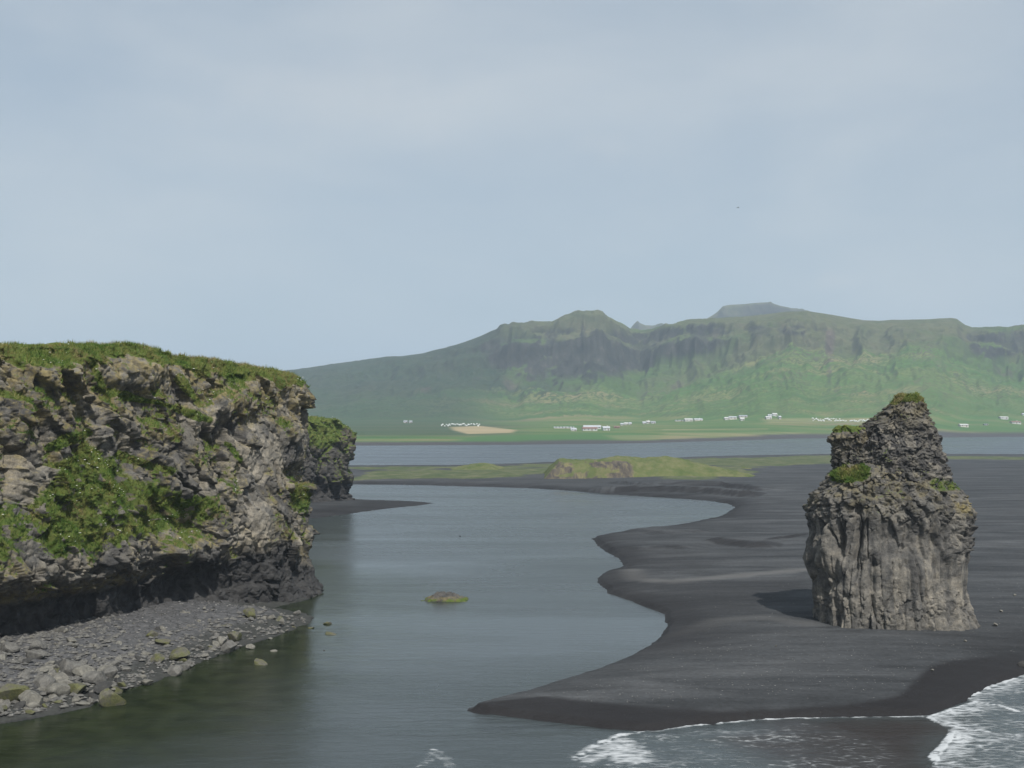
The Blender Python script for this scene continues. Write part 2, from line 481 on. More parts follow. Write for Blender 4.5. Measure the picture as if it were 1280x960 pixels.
GRASS_BAR = [gpoly(t, 1.6) for t in (
    [(440, 590), (500, 588), (560, 586), (640, 586), (700, 584), (760, 584), (800, 584), (860, 583), (930, 584), (990, 582), (1050, 580), (1120, 574), (1290, 575), (1290, 571), (1040, 570), (900, 573), (700, 579), (560, 584), (430, 584)],
    [(440, 598), (520, 597), (600, 597), (670, 596), (700, 592), (690, 586), (600, 588), (440, 590)],
    [(800, 596), (830, 600), (870, 601), (900, 599), (940, 597), (960, 590), (940, 584), (840, 584)])]

xs = np.arange(-520, 1860, 3.0)
ys = np.concatenate([np.arange(1090, 700, -1.0), np.arange(700, 566, -0.7)])
YY = H * F / (ys - YH)
Xg = (xs[None] - 640) / F * YY[:, None]; Yg = np.repeat(YY[:, None], len(xs), 1)
Zg, wet, pale, gravel, sd_main = beach_height(Xg, Yg, True)
n_pat = noise2(Xg, Yg, 0.05, 5, 21)
gr = np.zeros_like(Zg)
for k, g in enumerate(GRASS_BAR):
    d = poly_sd(Xg, Yg, g)
    gr = np.maximum(gr, sstep(-6, 8, d + 14 * n_pat) * (1.0 if k < 2 else 0.75))
gr *= sstep(0.3, 0.9, Zg)
Zg = Zg + gr * (0.35 + 0.9 * noise2(Xg, Yg, 0.07, 4, 31)) * (Yg > 200)
Pg = np.stack([Xg, Yg, Zg], -1)
me = mesh_np('black_sand_beach', Pg.reshape(-1, 3), grid_faces(*Zg.shape), {'wet': wet, 'pale': pale, 'gravel': gravel, 'grass': gr})
m = Mat('black_sand')
st = m.scaled((0.35, 1.6, 1.0))
n1 = m.noise(0.09, 8, 0.6, st, 0.6); n2 = m.noise(2.2, 8, 0.7); n3 = m.noise(0.35, 6, 0.6, st, 0.8)
sand = m.ramp(n1, [(0.28, (0.032, 0.034, 0.036)), (0.48, (0.054, 0.057, 0.060)), (0.7, (0.088, 0.091, 0.094))])
sand = m.mix(0.8, sand, m.ramp(n2, [(0.3, 0.72), (0.7, 1.28)]), 'MULTIPLY')
sand = m.mix(0.6, sand, m.ramp(n3, [(0.3, 0.62), (0.7, 1.38)]), 'MULTIPLY')
specks = m.ramp(m.voro(1.1), [(0.045, 1.0), (0.075, 0.0)])
sand = m.mix(m.math('MULTIPLY', specks, 0.75), sand, (0.22, 0.22, 0.21))
sand = m.mix(m.math('MULTIPLY', m.attr('pale'), 0.65), sand, (0.15, 0.147, 0.142))
gcol = m.ramp(m.noise(1.6, 8, 0.75), [(0.3, (0.05, 0.051, 0.054)), (0.55, (0.105, 0.104, 0.105)), (0.75, (0.19, 0.185, 0.18))])
sand = m.mix(m.attr('gravel'), sand, gcol)
wetc = m.mix(m.attr('gravel'), (0.017, 0.0155, 0.016), (0.030, 0.032, 0.026))
sand = m.mix(m.math('MULTIPLY', m.attr('wet'), 0.85), sand, wetc)
grc = m.ramp(m.noise(0.16, 8, 0.7), [(0.3, (0.05, 0.075, 0.034)), (0.5, (0.09, 0.108, 0.052)), (0.7, (0.16, 0.155, 0.095))])
ga = m.math('ADD', m.attr('grass'), m.math('MULTIPLY', m.math('SUBTRACT', m.noise(0.5, 6, 0.7), 0.5), 1.1))
sand = m.mix(m.ramp(ga, [(0.42, 0.0), (0.62, 1.0)]), sand, grc)
ro = m.math('SUBTRACT', 0.95, m.math('MULTIPLY', m.attr('wet'), 0.2))
M_SAND = m.set(sand, ro, 0.12, m.bump(m.math('ADD', n2, m.math('MULTIPLY', n3, 1.5)), 0.7, 0.16))
link('black_sand_beach', me, M_SAND, kind='structure')

# seabed sheet far beyond everything
me = mesh_np('seabed', [(-14000, -6000, -3.2), (14000, -6000, -3.2), (14000, 16000, -3.2), (-14000, 16000, -3.2)], [[0, 1, 2, 3]])
link('seabed', me, plain('seabed_sand', (0.04, 0.042, 0.045)), kind='structure')

# ------------------------------------------------------------------ water
xs_w = np.concatenate([np.arange(-3600, -560, 160), np.arange(-560, 480, 20), np.arange(480, 1420, 2.0), np.arange(1420, 2000, 20), np.arange(2000, 4900, 160)])
ys_w = np.concatenate([np.arange(1200, 985, -8.0), np.arange(985, 835, -1.0), np.arange(835, 545, -3.0), np.array([540, 536, 533, 531, 529.5, 528.5, 527.8])])
YW = H * F / (ys_w - YH)
Xw = (xs_w[None] - 640) / F * YW[:, None]; Yw = np.repeat(YW[:, None], len(xs_w), 1)
FOAM_A = gpoly([(1172, 975), (1166, 947), (1186, 926), (1192, 912), (1176, 904), (1160, 897), (1188, 888), (1216, 877), (1208, 872), (1240, 858), (1280, 845), (1400, 815), (1600, 770), (1700, 1100), (1180, 1100)])
EDGE_1 = gpoly([(1166, 947), (1186, 926), (1194, 915)]); EDGE_1b = gpoly([(1160, 897), (1188, 888.5), (1219, 878), (1209, 872), (1240, 858), (1280, 845), (1400, 815)])
EDGE_1c = gpoly([(1160, 897), (1176, 905), (1200, 911), (1235, 918)]); EDGE_1d = gpoly([(1219, 878), (1248, 882), (1272, 890)]); EDGE_1e = gpoly([(1166, 947), (1178, 962), (1185, 980)])
EDGE_2 = gpoly([(800, 917), (835, 912.5), (880, 905.5), (960, 899.5), (1060, 896.5), (1160, 896)])
FOAM_C = gpoly([(722, 948), (745, 931), (775, 920), (835, 913), (900, 907), (1010, 902), (1060, 912), (1120, 925), (1150, 975), (720, 975)])
EDGE_C = gpoly([(724, 947), (742, 934), (770, 922), (800, 917)])
EDGE_D = gpoly([(541, 938), (550, 945), (562, 955), (566, 966)]); EDGE_D2 = gpoly([(520, 960), (538, 950)])
SWASH = gpoly([(960, 899), (1160, 896), (1195, 913), (1180, 930), (1165, 950), (1160, 990), (1000, 990), (900, 925)])
nw_m = noise2(Xw, Yw, 0.35, 5, 41); nw_l = noise2(Xw * 0.45, Yw, 0.5, 4, 43); nw_f = noise2(Xw, Yw, 2.0, 3, 44)
dA = poly_sd(Xw, Yw, FOAM_A) + 0.5 * nw_m
foam = (0.25 + 0.2 * nw_l) * sstep(-0.3, 0.5, dA) + 0.3 * sstep(3.0, 0.0, np.abs(dA)) * (dA > -0.2)
dC = poly_sd(Xw, Yw, FOAM_C) + 1.2 * nw_m
foam = np.maximum(foam, (0.21 + 0.17 * nw_l) * sstep(-0.3, 2.0, dC))
def edge(l, w, s, k=1.0):
    return np.clip(k * sstep(w, w * 0.2, line_d(Xw, Yw, l) + s * nw_m + 0.4 * s * nw_f) * (0.75 + 0.7 * nw_f + 0.4 * nw_l), 0, 1)
for l, w, s, k in ((EDGE_1, 0.4, 0.3, 1), (EDGE_1b, 0.38, 0.2, 1), (EDGE_1c, 0.35, 0.25, 1), (EDGE_1d, 0.3, 0.25, .9), (EDGE_1e, 0.5, 0.4, 1), (EDGE_2, 0.26, 0.12, .95),
                   (EDGE_C, 0.7, 0.9, .75), (EDGE_D, 0.5, 0.9, .45), (EDGE_D2, 0.4, 0.9, .4)):
    foam = np.maximum(foam, edge(l, w, s, k))
foam = np.maximum(foam, 0.6 * sstep(3.0, 0.3, line_d(Xw, Yw, gpoly([(726, 948), (745, 936), (772, 930), (790, 950)])) + 1.5 * nw_m) * sstep(-1, 1, dC))
swash = sstep(-2, 3, poly_sd(Xw, Yw, SWASH) + 1.5 * nw_m)
open_sea = sstep(102, 84, Yw) * sstep(420, 640, xs_w)[None]
Zw = 0.07 * nw_l * open_sea + 0.10 * np.minimum(foam, 1) * (Yw < 110) + 0.05 * nw_m * open_sea
Zw += 0.12 * open_sea * sstep(1.2, 0.2, np.abs(Yw - 79 - 0.02 * Xw + 2 * noise2(Xw, Yw, 0.06, 2, 46)))
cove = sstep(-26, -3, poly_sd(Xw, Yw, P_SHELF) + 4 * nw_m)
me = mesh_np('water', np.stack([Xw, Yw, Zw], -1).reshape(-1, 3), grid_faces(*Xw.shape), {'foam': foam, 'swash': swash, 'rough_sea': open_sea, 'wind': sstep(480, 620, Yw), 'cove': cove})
m = Mat('sea_water')
stw = m.scaled((0.30, 1.0, 1.0))
r1 = m.noise(1.1, 5, 0.6, stw, 0.4); r2 = m.noise(4.5, 4, 0.6, m.scaled((0.5, 1, 1)))
patch = m.noise(0.03, 5, 0.6, m.scaled((0.35, 1.6, 1)), 0.8)
lace1 = m.voro(1.7, 'DISTANCE_TO_EDGE', m.mix(0.35, m.scaled((0.7, 1.3, 1)), m.n.new('ShaderNodeTexNoise').outputs[1]))
lace = m.ramp(m.math('ADD', m.math('MULTIPLY', m.noise(2.6, 9, 0.8, m.scaled((0.32, 1.3, 1)), 1.0), 0.75), m.math('MULTIPLY', lace1, 0.28)), [(0.30, 0.0), (0.60, 1.0)])
fo = m.math('SUBTRACT', m.math('MULTIPLY', m.attr('foam'), 1.25), lace)
fo = m.ramp(fo, [(0.0, 0.0), (0.06, 0.12), (0.5, 0.9)])
wc = m.mix(m.attr('swash'), (0.043, 0.053, 0.054), (0.026, 0.022, 0.020))
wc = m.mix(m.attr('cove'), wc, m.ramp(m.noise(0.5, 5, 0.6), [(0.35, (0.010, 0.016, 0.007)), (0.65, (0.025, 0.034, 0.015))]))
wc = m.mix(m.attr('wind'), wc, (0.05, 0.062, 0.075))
wc = m.mix(m.math('MULTIPLY', m.attr('foam'), 0.35), wc, (0.16, 0.19, 0.2))
c = m.mix(fo, wc, (0.52, 0.54, 0.55))
ro = m.mix(fo, m.math('ADD', m.math('ADD', m.math('SUBTRACT', m.ramp(patch, [(0.35, 0.18), (0.65, 0.32)]), m.math('MULTIPLY', m.attr('cove'), 0.06)), m.math('MULTIPLY', m.attr('wind'), 0.05)), m.math('MULTIPLY', m.attr('swash'), 0.15)), (0.9, 0.9, 0.9))
b1 = m.bump(m.math('MULTIPLY', r2, m.ramp(patch, [(0.35, 0.2), (0.65, 1.0)])), 0.4, 0.04)
bh = m.math('MULTIPLY', r1, m.math('ADD', m.ramp(patch, [(0.35, 0.3), (0.65, 1.0)]), m.math('MULTIPLY', m.attr('rough_sea'), 1.5)))
b2 = m.bump(bh, 0.6, 0.17, b1)
b3 = m.bump(fo, 0.4, 0.05, b2)
m.b.inputs['IOR'].default_value = 1.33
M_WATER = m.set(c, ro, 0.5, b3)
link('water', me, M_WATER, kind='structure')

# ------------------------------------------------------------------ far land: farmland and hills
def ip(tab): 
    a = np.array(tab, float)
    return lambda x: np.interp(x, a[:, 0], a[:, 1])
far_shore_y = ip([(-900, 560), (300, 558), (440, 557), (640, 556), (800, 554), (900, 551), (1000, 548), (1280, 546), (2200, 543)])
crest_y = ip([(-900, 505), (100, 490), (330, 468), (380, 461), (420, 455), (480, 448), (505, 445.5), (530, 442), (570, 432), (600, 421), (615, 414), (621, 412), (625, 407), (630, 406), (636, 407.5), (640, 405), (690, 404.5), (700, 399.5),
              (725, 392), (748, 389), (753, 391), (760, 399), (775, 407), (788, 413), (800, 414.5), (815, 413), (835, 408), (858, 401), (864, 400), (885, 400), (930, 397), (985, 390), (1010, 389.5), (1040, 394), (1080, 401),
              (1100, 402), (1115, 401), (1150, 400.5), (1190, 398), (1197, 399), (1208, 407), (1216, 411), (1262, 411), (1280, 408), (1400, 398), (1600, 410), (2200, 450)])
crest_d = ip([(-900, 3300), (330, 3100), (480, 2900), (600, 2550), (740, 2600), (800, 2750), (900, 2600), (1000, 2450), (1150, 2500), (1280, 2550), (2200, 2600)])
base_d = ip([(-900, 1900), (330, 1900), (560, 1800), (700, 1830), (800, 1850), (900, 1680), (1000, 1660), (1150, 1650), (1280, 1640), (2200, 1700)])
cliffy = ip([(-900, .2), (400, .2), (590, .3), (640, .9), (700, 1), (820, .9), (900, .6), (960, .35), (1060, .25), (1180, .3), (1230, .7), (1400, 1), (2200, .6)])
PLAIN_Z = 20.0
def far_height(X, Y, hi=True):
    xq = 640 + F * X / Y
    Ds = H * F / (far_shore_y(xq) - YH); Db = base_d(xq); Dc = crest_d(xq)
    s = (xq - 640) / F * 2500
    big = noise2(s, s * 0, 1 / 420., 3, 51)
    Db = Db + 170 * big + 60 * noise2(s, s * 0, 1 / 150., 2, 52)
    # crest height at Dc that projects on the crest row
    t1 = (480 - crest_y(xq)) / F
    zc = H + Dc * np.tan(np.arctan(t1) + PITCH)
    tp = np.clip((Y - Ds) / (Db - Ds), 0, 1)
    zp = PLAIN_Z * tp + 1.2 * sstep(0, 0.02, tp) - 4 * sstep(0, -20, Y - Ds)
    t = (Y - Db) / (Dc - Db)
    tc_ = np.clip(t, 0, 1)
    win = np.clip(4 * tc_ * (1 - tc_), 0, 1)
    # gullies run down the slope
    warp = 40 * noise2(s, Y, 1 / 250., 3, 53)
    gul = noise2(s + warp, Y * 0.28, 1 / 75., 4, 55, ridged=True)
    gul2 = noise2(s + warp * .5, Y * 0.3, 1 / 24., 4, 57)
    rag = noise2(s, Y, 1 / 45., 5, 59)
    ck = np.clip(cliffy(xq) + 0.35 * noise2(s, Y * 0.3, 1 / 200., 3, 61), 0, 1)
    tt = np.clip(tc_ + 0.045 * rag * win + 0.04 * gul * win, 0, 1)
    soft = 0.35 * tt + 0.65 * sstep(-0.15, 1.0, tt) - 0.65 * sstep(-0.15, 1.0, np.zeros(1)) * (1 - tt)
    hard = np.interp(tt, [0, .25, .48, .56, .60, .67, .71, .8, 1], [0, .13, .34, .46, .66, .72, .86, .92, 1])
    shp = soft * (1 - ck) + hard * ck
    rel = (zc - PLAIN_Z)
    z = PLAIN_Z + 1.2 + rel * shp + win * (11 * gul * (0.4 + 0.6 * ck) + 3.5 * gul2 * (.25 + .75 * ck) + 3.5 * rag * (.2 + .8 * ck))
    z = np.where(t > 1, zc + 1.2 - (Y - Dc) * 0.25, z)
    return np.where(t > 0, z, zp)

def far_hit(px, py):
    d = ray(px, py)
    k = np.linspace(900, 3300, 2400) / d[1]
    P = d[None] * k[:, None] + np.array([0, 0, H])
    hz = far_height(P[:, 0], P[:, 1])
    i = np.argmax(P[:, 2] <= hz)
    return np.array([P[i, 0], P[i, 1], hz[i]])

xs_f = np.concatenate([np.arange(-900, 300, 12), np.arange(300, 1320, 1.6), np.arange(1320, 2200, 12)])
# farmland: from below the far shore to just past the slope's foot
tf = np.linspace(0, 1, 150)
ds_f = H * F / (far_shore_y(xs_f) - YH) - 25
Yf = ds_f[None] + (2050 - ds_f[None]) * (tf ** 1.0)[:, None]
Xf = (xs_f[None] - 640) / F * Yf
Zf = far_height(Xf, Yf)
_, yq = to_px(Xf, Yf, Zf); xq = np.repeat(xs_f[None], len(tf), 0)
def zone(pts, soft=1.0, sx=0.12):
    return sstep(-soft, soft, poly_sd(xq * sx, yq, np.array(pts, float) * [sx, 1]) )
Ds_f = ds_f[None] + 25
u = (Yf - Ds_f) / (base_d(xs_f)[None] - Ds_f)
hay = np.maximum.reduce([zone([(563, 534), (600, 532.5), (645, 537.5), (640, 541), (585, 542.5), (568, 538)], .7),
                         0.4 * zone([(950, 523), (1120, 522), (1120, 528), (960, 529)], 1.0),
                         0.28 * zone([(830, 541), (1010, 540), (1000, 546), (860, 549), (830, 546)], 1),
                         0.3 * zone([(755, 544), (900, 543), (880, 549), (770, 549)], 1),
                         0.35 * zone([(828, 536.4), (960, 535.4), (960, 537), (828, 538)], .5)])
lush = np.maximum(zone([(600, 545), (690, 543), (790, 541), (830, 547), (700, 553), (560, 553)], 1.2), 0.5 * zone([(1180, 500), (1300, 500), (1300, 540), (1180, 541)], 3))
shore = sstep(70, 25, Yf - Ds_f + 25 * noise2(Xf, Yf, 1 / 60., 3, 71))
me = mesh_np('farmland', np.stack([Xf, Yf, Zf], -1).reshape(-1, 3), grid_faces(*Zf.shape), {'hay': hay, 'lush': lush, 'shore': shore, 'cloud_shade': sstep(700, 560, xq + 60 * noise2(Xf, Yf, 1 / 150., 3, 72)) * sstep(548, 542, yq)})
m = Mat('farmland_grass')
strip = m.noise(0.012, 5, 0.6, m.scaled((0.35, 1.8, 0.0)), 0.5)
fld = m.voro(0.0075, 'F1', m.scaled((0.5, 1.4, 0.0)))
gcol = m.ramp(strip, [(0.34, (0.05, 0.11, 0.03)), (0.46, (0.08, 0.15, 0.04)), (0.56, (0.14, 0.165, 0.06)), (0.66, (0.20, 0.175, 0.09))])
gcol = m.mix(m.math('MULTIPLY', m.attr('cloud_shade'), 0.75), gcol, (0.036, 0.062, 0.036))  # cloud shadow over the left fields, painted into the grass colour
gcol = m.mix(m.attr('lush'), gcol, (0.062, 0.14, 0.04))
gcol = m.mix(m.attr('hay'), gcol, m.ramp(strip, [(0.35, (0.30, 0.25, 0.14)), (0.65, (0.38, 0.30, 0.18))]))
gcol = m.mix(m.attr('shore'), gcol, (0.065, 0.062, 0.06))
M_FARM = m.set(gcol, 0.95, 0.1)
link('farmland', me, M_FARM, kind='structure')

tv = np.linspace(0, 1, 330)
db_h = 1480.0
dc_h = crest_d(xs_f)[None]
Yh = db_h + (dc_h + 500 - db_h) * (tv ** 1.05)[:, None]
Xh = (xs_f[None] - 640) / F * Yh
Zh = far_height(Xh, Yh)
fade = sstep(0, 90, Yh - (base_d(xs_f)[None] + 0))
Zh = Zh - 3.0 * (1 - sstep(-60, 40, Yh - base_d(xs_f)[None] - 170 * noise2((xs_f[None] - 640) / F * 2500 + 0 * Yh, 0 * Yh, 1 / 420., 3, 51) - 60 * noise2((xs_f[None] - 640) / F * 2500 + 0 * Yh, 0 * Yh, 1 / 150., 2, 52)))
gyx = np.gradient(Zh, axis=0) / np.gradient(Yh, axis=0)
gxx = np.gradient(Zh, axis=1) / (np.gradient(Xh, axis=1) + 1e-9)
slope = np.hypot(gyx, gxx)
sN = (xs_f[None] - 640) / F * 2500 + 0 * Yh
rock = sstep(0.55, 0.95, slope + 0.12 * noise2(sN, Yh, 1 / 30., 4, 73))
hgt = np.clip(Zh / 260, 0, 1)
heath = sstep(-0.2, 0.4, noise2(sN, Yh, 1 / 160., 4, 75) + 0.9 * (hgt - 0.45))
_, yqh = to_px(Xh, Yh, Zh); xqh = np.repeat(xs_f[None], len(tv), 0)
dgx = sstep(9, 3, np.abs(xqh - 1038 - 3 * noise2(xqh, yqh, 1 / 12., 3, 77)) * (1.0 + 1.2 * sstep(430, 470, yqh))) * sstep(408, 416, yqh) * sstep(490, 462, yqh)
scree = np.maximum(0.8 * dgx, 0.5 * sstep(0.25, 0.6, noise2(sN, Yh * 0.5, 1 / 55., 4, 79)) * sstep(0.35, 0.55, slope))
crag_zone = sstep(1.25, 0.5, np.hypot((xqh - 715) / 115, (yqh - 447) / 32) + 0.5 * noise2(sN, Yh * .6, 1 / 70., 4, 81))  # dark crags; their tone also stands in for cloud shadow
crag_zone = np.maximum(crag_zone, 0.8 * sstep(1.2, .5, np.hypot((xqh - 850) / 80, (yqh - 425) / 22) + 0.6 * noise2(sN, Yh * .6, 1 / 60., 4, 82)))
crag_zone = np.maximum(crag_zone, 0.8 * sstep(1.2, .5, np.hypot((xqh - 1270) / 70, (yqh - 428) / 20) + 0.6 * noise2(sN, Yh * .6, 1 / 60., 4, 84)))
crag_zone = np.maximum(crag_zone, 0.6 * sstep(1.2, .5, np.hypot((xqh - 975) / 50, (yqh - 413) / 9) + 0.6 * noise2(sN, Yh * .6, 1 / 60., 4, 85)))
rock = np.maximum(rock * (0.35 + 0.65 * sstep(0.1, .5, crag_zone)), crag_zone * sstep(-.35, .15, noise2(sN, Yh * .5, 1 / 28., 4, 86) + .5 * (slope - .45)))
cloud_shade = np.maximum(0.9 * sstep(640, 560, xqh + 30 * noise2(sN, Yh, 1 / 120., 3, 80)), sstep(760, 650, xqh + 0.9 * (480 - yqh) + 30 * noise2(sN, Yh, 1 / 120., 3, 80)) * sstep(520, 480, yqh))  # mask for cloud shadow painted on the left and middle slopes
cloud_shade = cloud_shade * (1 - 0.75 * sstep(1.2, .5, np.hypot((xqh - 660) / 30, (yqh - 455) / 25) + .5 * noise2(sN, Yh, 1 / 60., 3, 88)))
me = mesh_np('hills', np.stack([Xh, Yh, Zh], -1).reshape(-1, 3), grid_faces(*Zh.shape), {'rock': rock, 'heath': heath, 'scree': scree, 'cloud_shade': cloud_shade})
m = Mat('hill_grass')
a = m.noise(0.006, 8, 0.65); b = m.noise(0.03, 8, 0.65)
g = m.ramp(a, [(0.3, (0.048, 0.090, 0.026)), (0.5, (0.070, 0.118, 0.034)), (0.68, (0.115, 0.140, 0.053))])
g = m.mix(m.math('MULTIPLY', m.attr('heath'), 0.75), g, m.ramp(b, [(0.35, (0.075, 0.082, 0.045)), (0.65, (0.13, 0.118, 0.075))]))
g = m.mix(m.math('MULTIPLY', m.attr('cloud_shade'), 0.85), g, m.ramp(b, [(0.35, (0.020, 0.036, 0.026)), (0.65, (0.042, 0.058, 0.038))]))  # darker green puts the cloud shadow into the hill colour
g = m.mix(m.attr('scree'), g, m.ramp(b, [(0.35, (0.085, 0.066, 0.06)), (0.65, (0.15, 0.115, 0.10))]))
g = m.mix(m.attr('rock'), g, m.ramp(b, [(0.35, (0.022, 0.024, 0.024)), (0.6, (0.05, 0.05, 0.046)), (0.75, (0.11, 0.095, 0.085))]))
g = m.mix(0.5, g, m.ramp(m.noise(0.08, 6, 0.7), [(0.3, 0.7), (0.7, 1.25)]), 'MULTIPLY')
M_HILL = m.set(g, 0.95, 0.1, m.bump(b, 0.6, 6.0))
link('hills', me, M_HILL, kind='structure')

def far_peak(name, dist, prof, mat):
    prof = np.array(prof, float)
    xp = np.arange(prof[0, 0] - 60, prof[-1, 0] + 60, 1.2)
    yp = np.interp(xp, prof[:, 0], prof[:, 1], left=440, right=440)
    lf = np.minimum(1, np.minimum((xp - xp[0]) / 60, (xp[-1] - xp) / 60))
    zc = np.array([H + dist * math.tan(math.atan((480 - y) / F) + PITCH) for y in yp]) * np.clip(lf, 0.0, 1) 
    tv = np.linspace(-1, 1, 70)
    Yp = dist + tv[:, None] * 500 + 0 * xp[None]
    Xp = (xp[None] - 640) / F * dist + 0 * Yp
    rg = noise2(Xp, Yp * 0.5, 1 / 90., 5, 83, ridged=True)
    fall = np.interp(np.abs(tv), [0, .08, .22, .3, 1], [1, .97, .85, .72, 0])[:, None]
    Zp = zc[None] * fall + rg * 16 * (np.abs(tv) > 0.06)[:, None] * np.clip(1 - np.abs(tv), 0, 1)[:, None]
    gz = np.abs(np.gradient(Zp, axis=0) / np.gradient(Yp, axis=0))
    at = {'rock': sstep(0.5, 0.9, gz), 'heath': 0.8 + 0 * Zp, 'scree': 0.3 * (rg > 0), 'cloud_shade': 0 * Zp}
    me = mesh_np(name, np.stack([Xp, Yp, Zp], -1).reshape(-1, 3), grid_faces(*Zp.shape), at)
    return link(name, me, mat, kind='structure')
far_peak('distant_peak', 4300, [(760, 425), (786, 414), (789, 411), (793, 404), (796, 402), (799, 404.5), (806, 406), (815, 406.5), (826, 405), (834, 408), (860, 416)], M_HILL)
far_peak('distant_peak', 4100, [(860, 412), (880, 400), (895, 391), (901, 386), (904, 382), (912, 380.5), (930, 379.5), (945, 378), (955, 377.5), (965, 379.5), (985, 383.5), (1005, 388.5), (1030, 395), (1080, 404)], M_HILL)

# ------------------------------------------------------------------ grassy dunes on the bar
def dune(name, px0, px1, y_base, tops, depth, seed, cut=True):
    """mound on the bar: px0..px1 at the foot row y_base, skyline rows in tops"""
    z0 = 1.3
    a, b = at_z(px0, y_base, z0), at_z(px1, y_base, z0)
    D = a[1]
    xp = np.linspace(px0 - 4, px1 + 4, 330)
    tops = np.array(tops, float)
    yt = np.interp(xp, tops[:, 0], tops[:, 1])
    dm = D + depth * 0.38
    zt = np.array([at_d(x, y, dm)[2] for x, y in zip(xp, yt)]) - 0.2
    tv = np.linspace(0, 1, 110)
    Y = D + tv[:, None] * depth + 0 * xp[None]
    X = (xp[None] - 640) / F * dm + 0 * Y
    n1 = noise2(X, Y, 0.13, 5, seed); n2 = noise2(X, Y * .6, 0.3, 4, seed + 1, ridged=True)
    left = sstep(px0 + (px1 - px0) * 0.42, px0 + (px1 - px0) * 0.36, xp)[None] * (1 if cut else 0)
    soft = np.interp(tv, [0, .1, .25, .38, .6, 1], [0, .22, .72, 1, .8, 0])[:, None]
    hard = np.interp(tv, [0, .06, .16, .3, .38, .6, 1], [0, .1, .82, .97, 1, .85, 0])[:, None]
    sh = soft * (1 - left) + hard * left
    endf = sstep(0, 0.06, (xp - xp[0]) / (xp[-1] - xp[0])) * sstep(0, 0.12, (xp[-1] - xp) / (xp[-1] - xp[0]))
    Z = (zt - z0)[None] * sh * endf[None] + z0 - 0.9 * (1 - np.clip(sh * 3, 0, 1)) - 0.6 * (1 - endf)[None]
    Z += np.clip(sh * 2.5, 0, 1) * (0.8 * n1 + 0.35 * noise2(X, Y, 0.5, 3, seed + 5) + left * 1.5 * n2 * (1 - np.abs(2 * sh - 1))) * endf[None]
    g = np.clip(np.gradient(Z, axis=0) / np.gradient(Y, axis=0), -3, 3)
    gr = 1 - sstep(0.3, 0.6, g + 0.15 * n1) * left * (1 - .75 * sstep(0.05, 0.4, noise2(X, Z * 3, 0.16, 4, seed + 3)))
    gr = np.minimum(gr, sstep(0.06, 0.22, sh + 0.12 * n1))
    me = mesh_np(name, np.stack([X, Y, Z], -1).reshape(-1, 3), grid_faces(*Z.shape), {'grass': gr})
    link(name, me, M_DUNE, kind='structure')
m = Mat('dune_surface')
a = m.noise(0.18, 8, 0.7); b = m.noise(0.9, 8, 0.7)
er = m.ramp(m.noise(0.45, 7, 0.7, m.scaled((1, 1, 0.35)), 0.6), [(0.34, (0.05, 0.048, 0.047)), (0.5, (0.11, 0.095, 0.078)), (0.64, (0.19, 0.175, 0.085))])
gg = m.ramp(a, [(0.28, (0.06, 0.095, 0.03)), (0.5, (0.112, 0.13, 0.052)), (0.7, (0.18, 0.17, 0.09))])
gf = m.math('ADD', m.attr('grass'), m.math('MULTIPLY', m.math('SUBTRACT', b, 0.5), 0.9))
M_DUNE = m.set(m.mix(m.ramp(gf, [(0.4, 0.0), (0.6, 1.0)]), er, gg), 0.95, 0.1, m.bump(b, 0.6, 0.5))
dune('sand_dune', 676, 960, 599, [(676, 599), (682, 590), (690, 582), (698, 573), (720, 572), (745, 573.5), (762, 571), (772, 569.5), (800, 570), (835, 571), (855, 573), (880, 579), (905, 585), (925, 589), (960, 597)], 46, 91)
dune('sand_dune', 520, 690, 591, [(520, 590), (560, 587), (575, 584), (590, 580), (605, 578.5), (615, 580), (628, 585), (650, 588), (690, 590)], 60, 95, False)
dune('sand_dune', 905, 1010, 589.5, [(905, 589), (920, 586), (930, 583), (938, 585), (960, 587), (1010, 589)], 40, 97, False)

# ------------------------------------------------------------------ cliffs
def smooth_line(pts, n, passes=3):
    p = np.array(pts, float)
    for _ in range(passes):
        q = np.empty((2 * len(p), 2)); q[0] = p[0]; q[-1] = p[-1]
        q[1:-1:2] = .75 * p[:-1] + .25 * p[1:]; q[2:-1:2] = .25 * p[:-1] + .75 * p[1:]
        p = q
    s = np.concatenate([[0], np.cumsum(np.linalg.norm(np.diff(p, axis=0), axis=1))])
    return lambda u: np.stack([np.interp(u, s, p[:, 0]), np.interp(u, s, p[:, 1])], -1), s[-1]

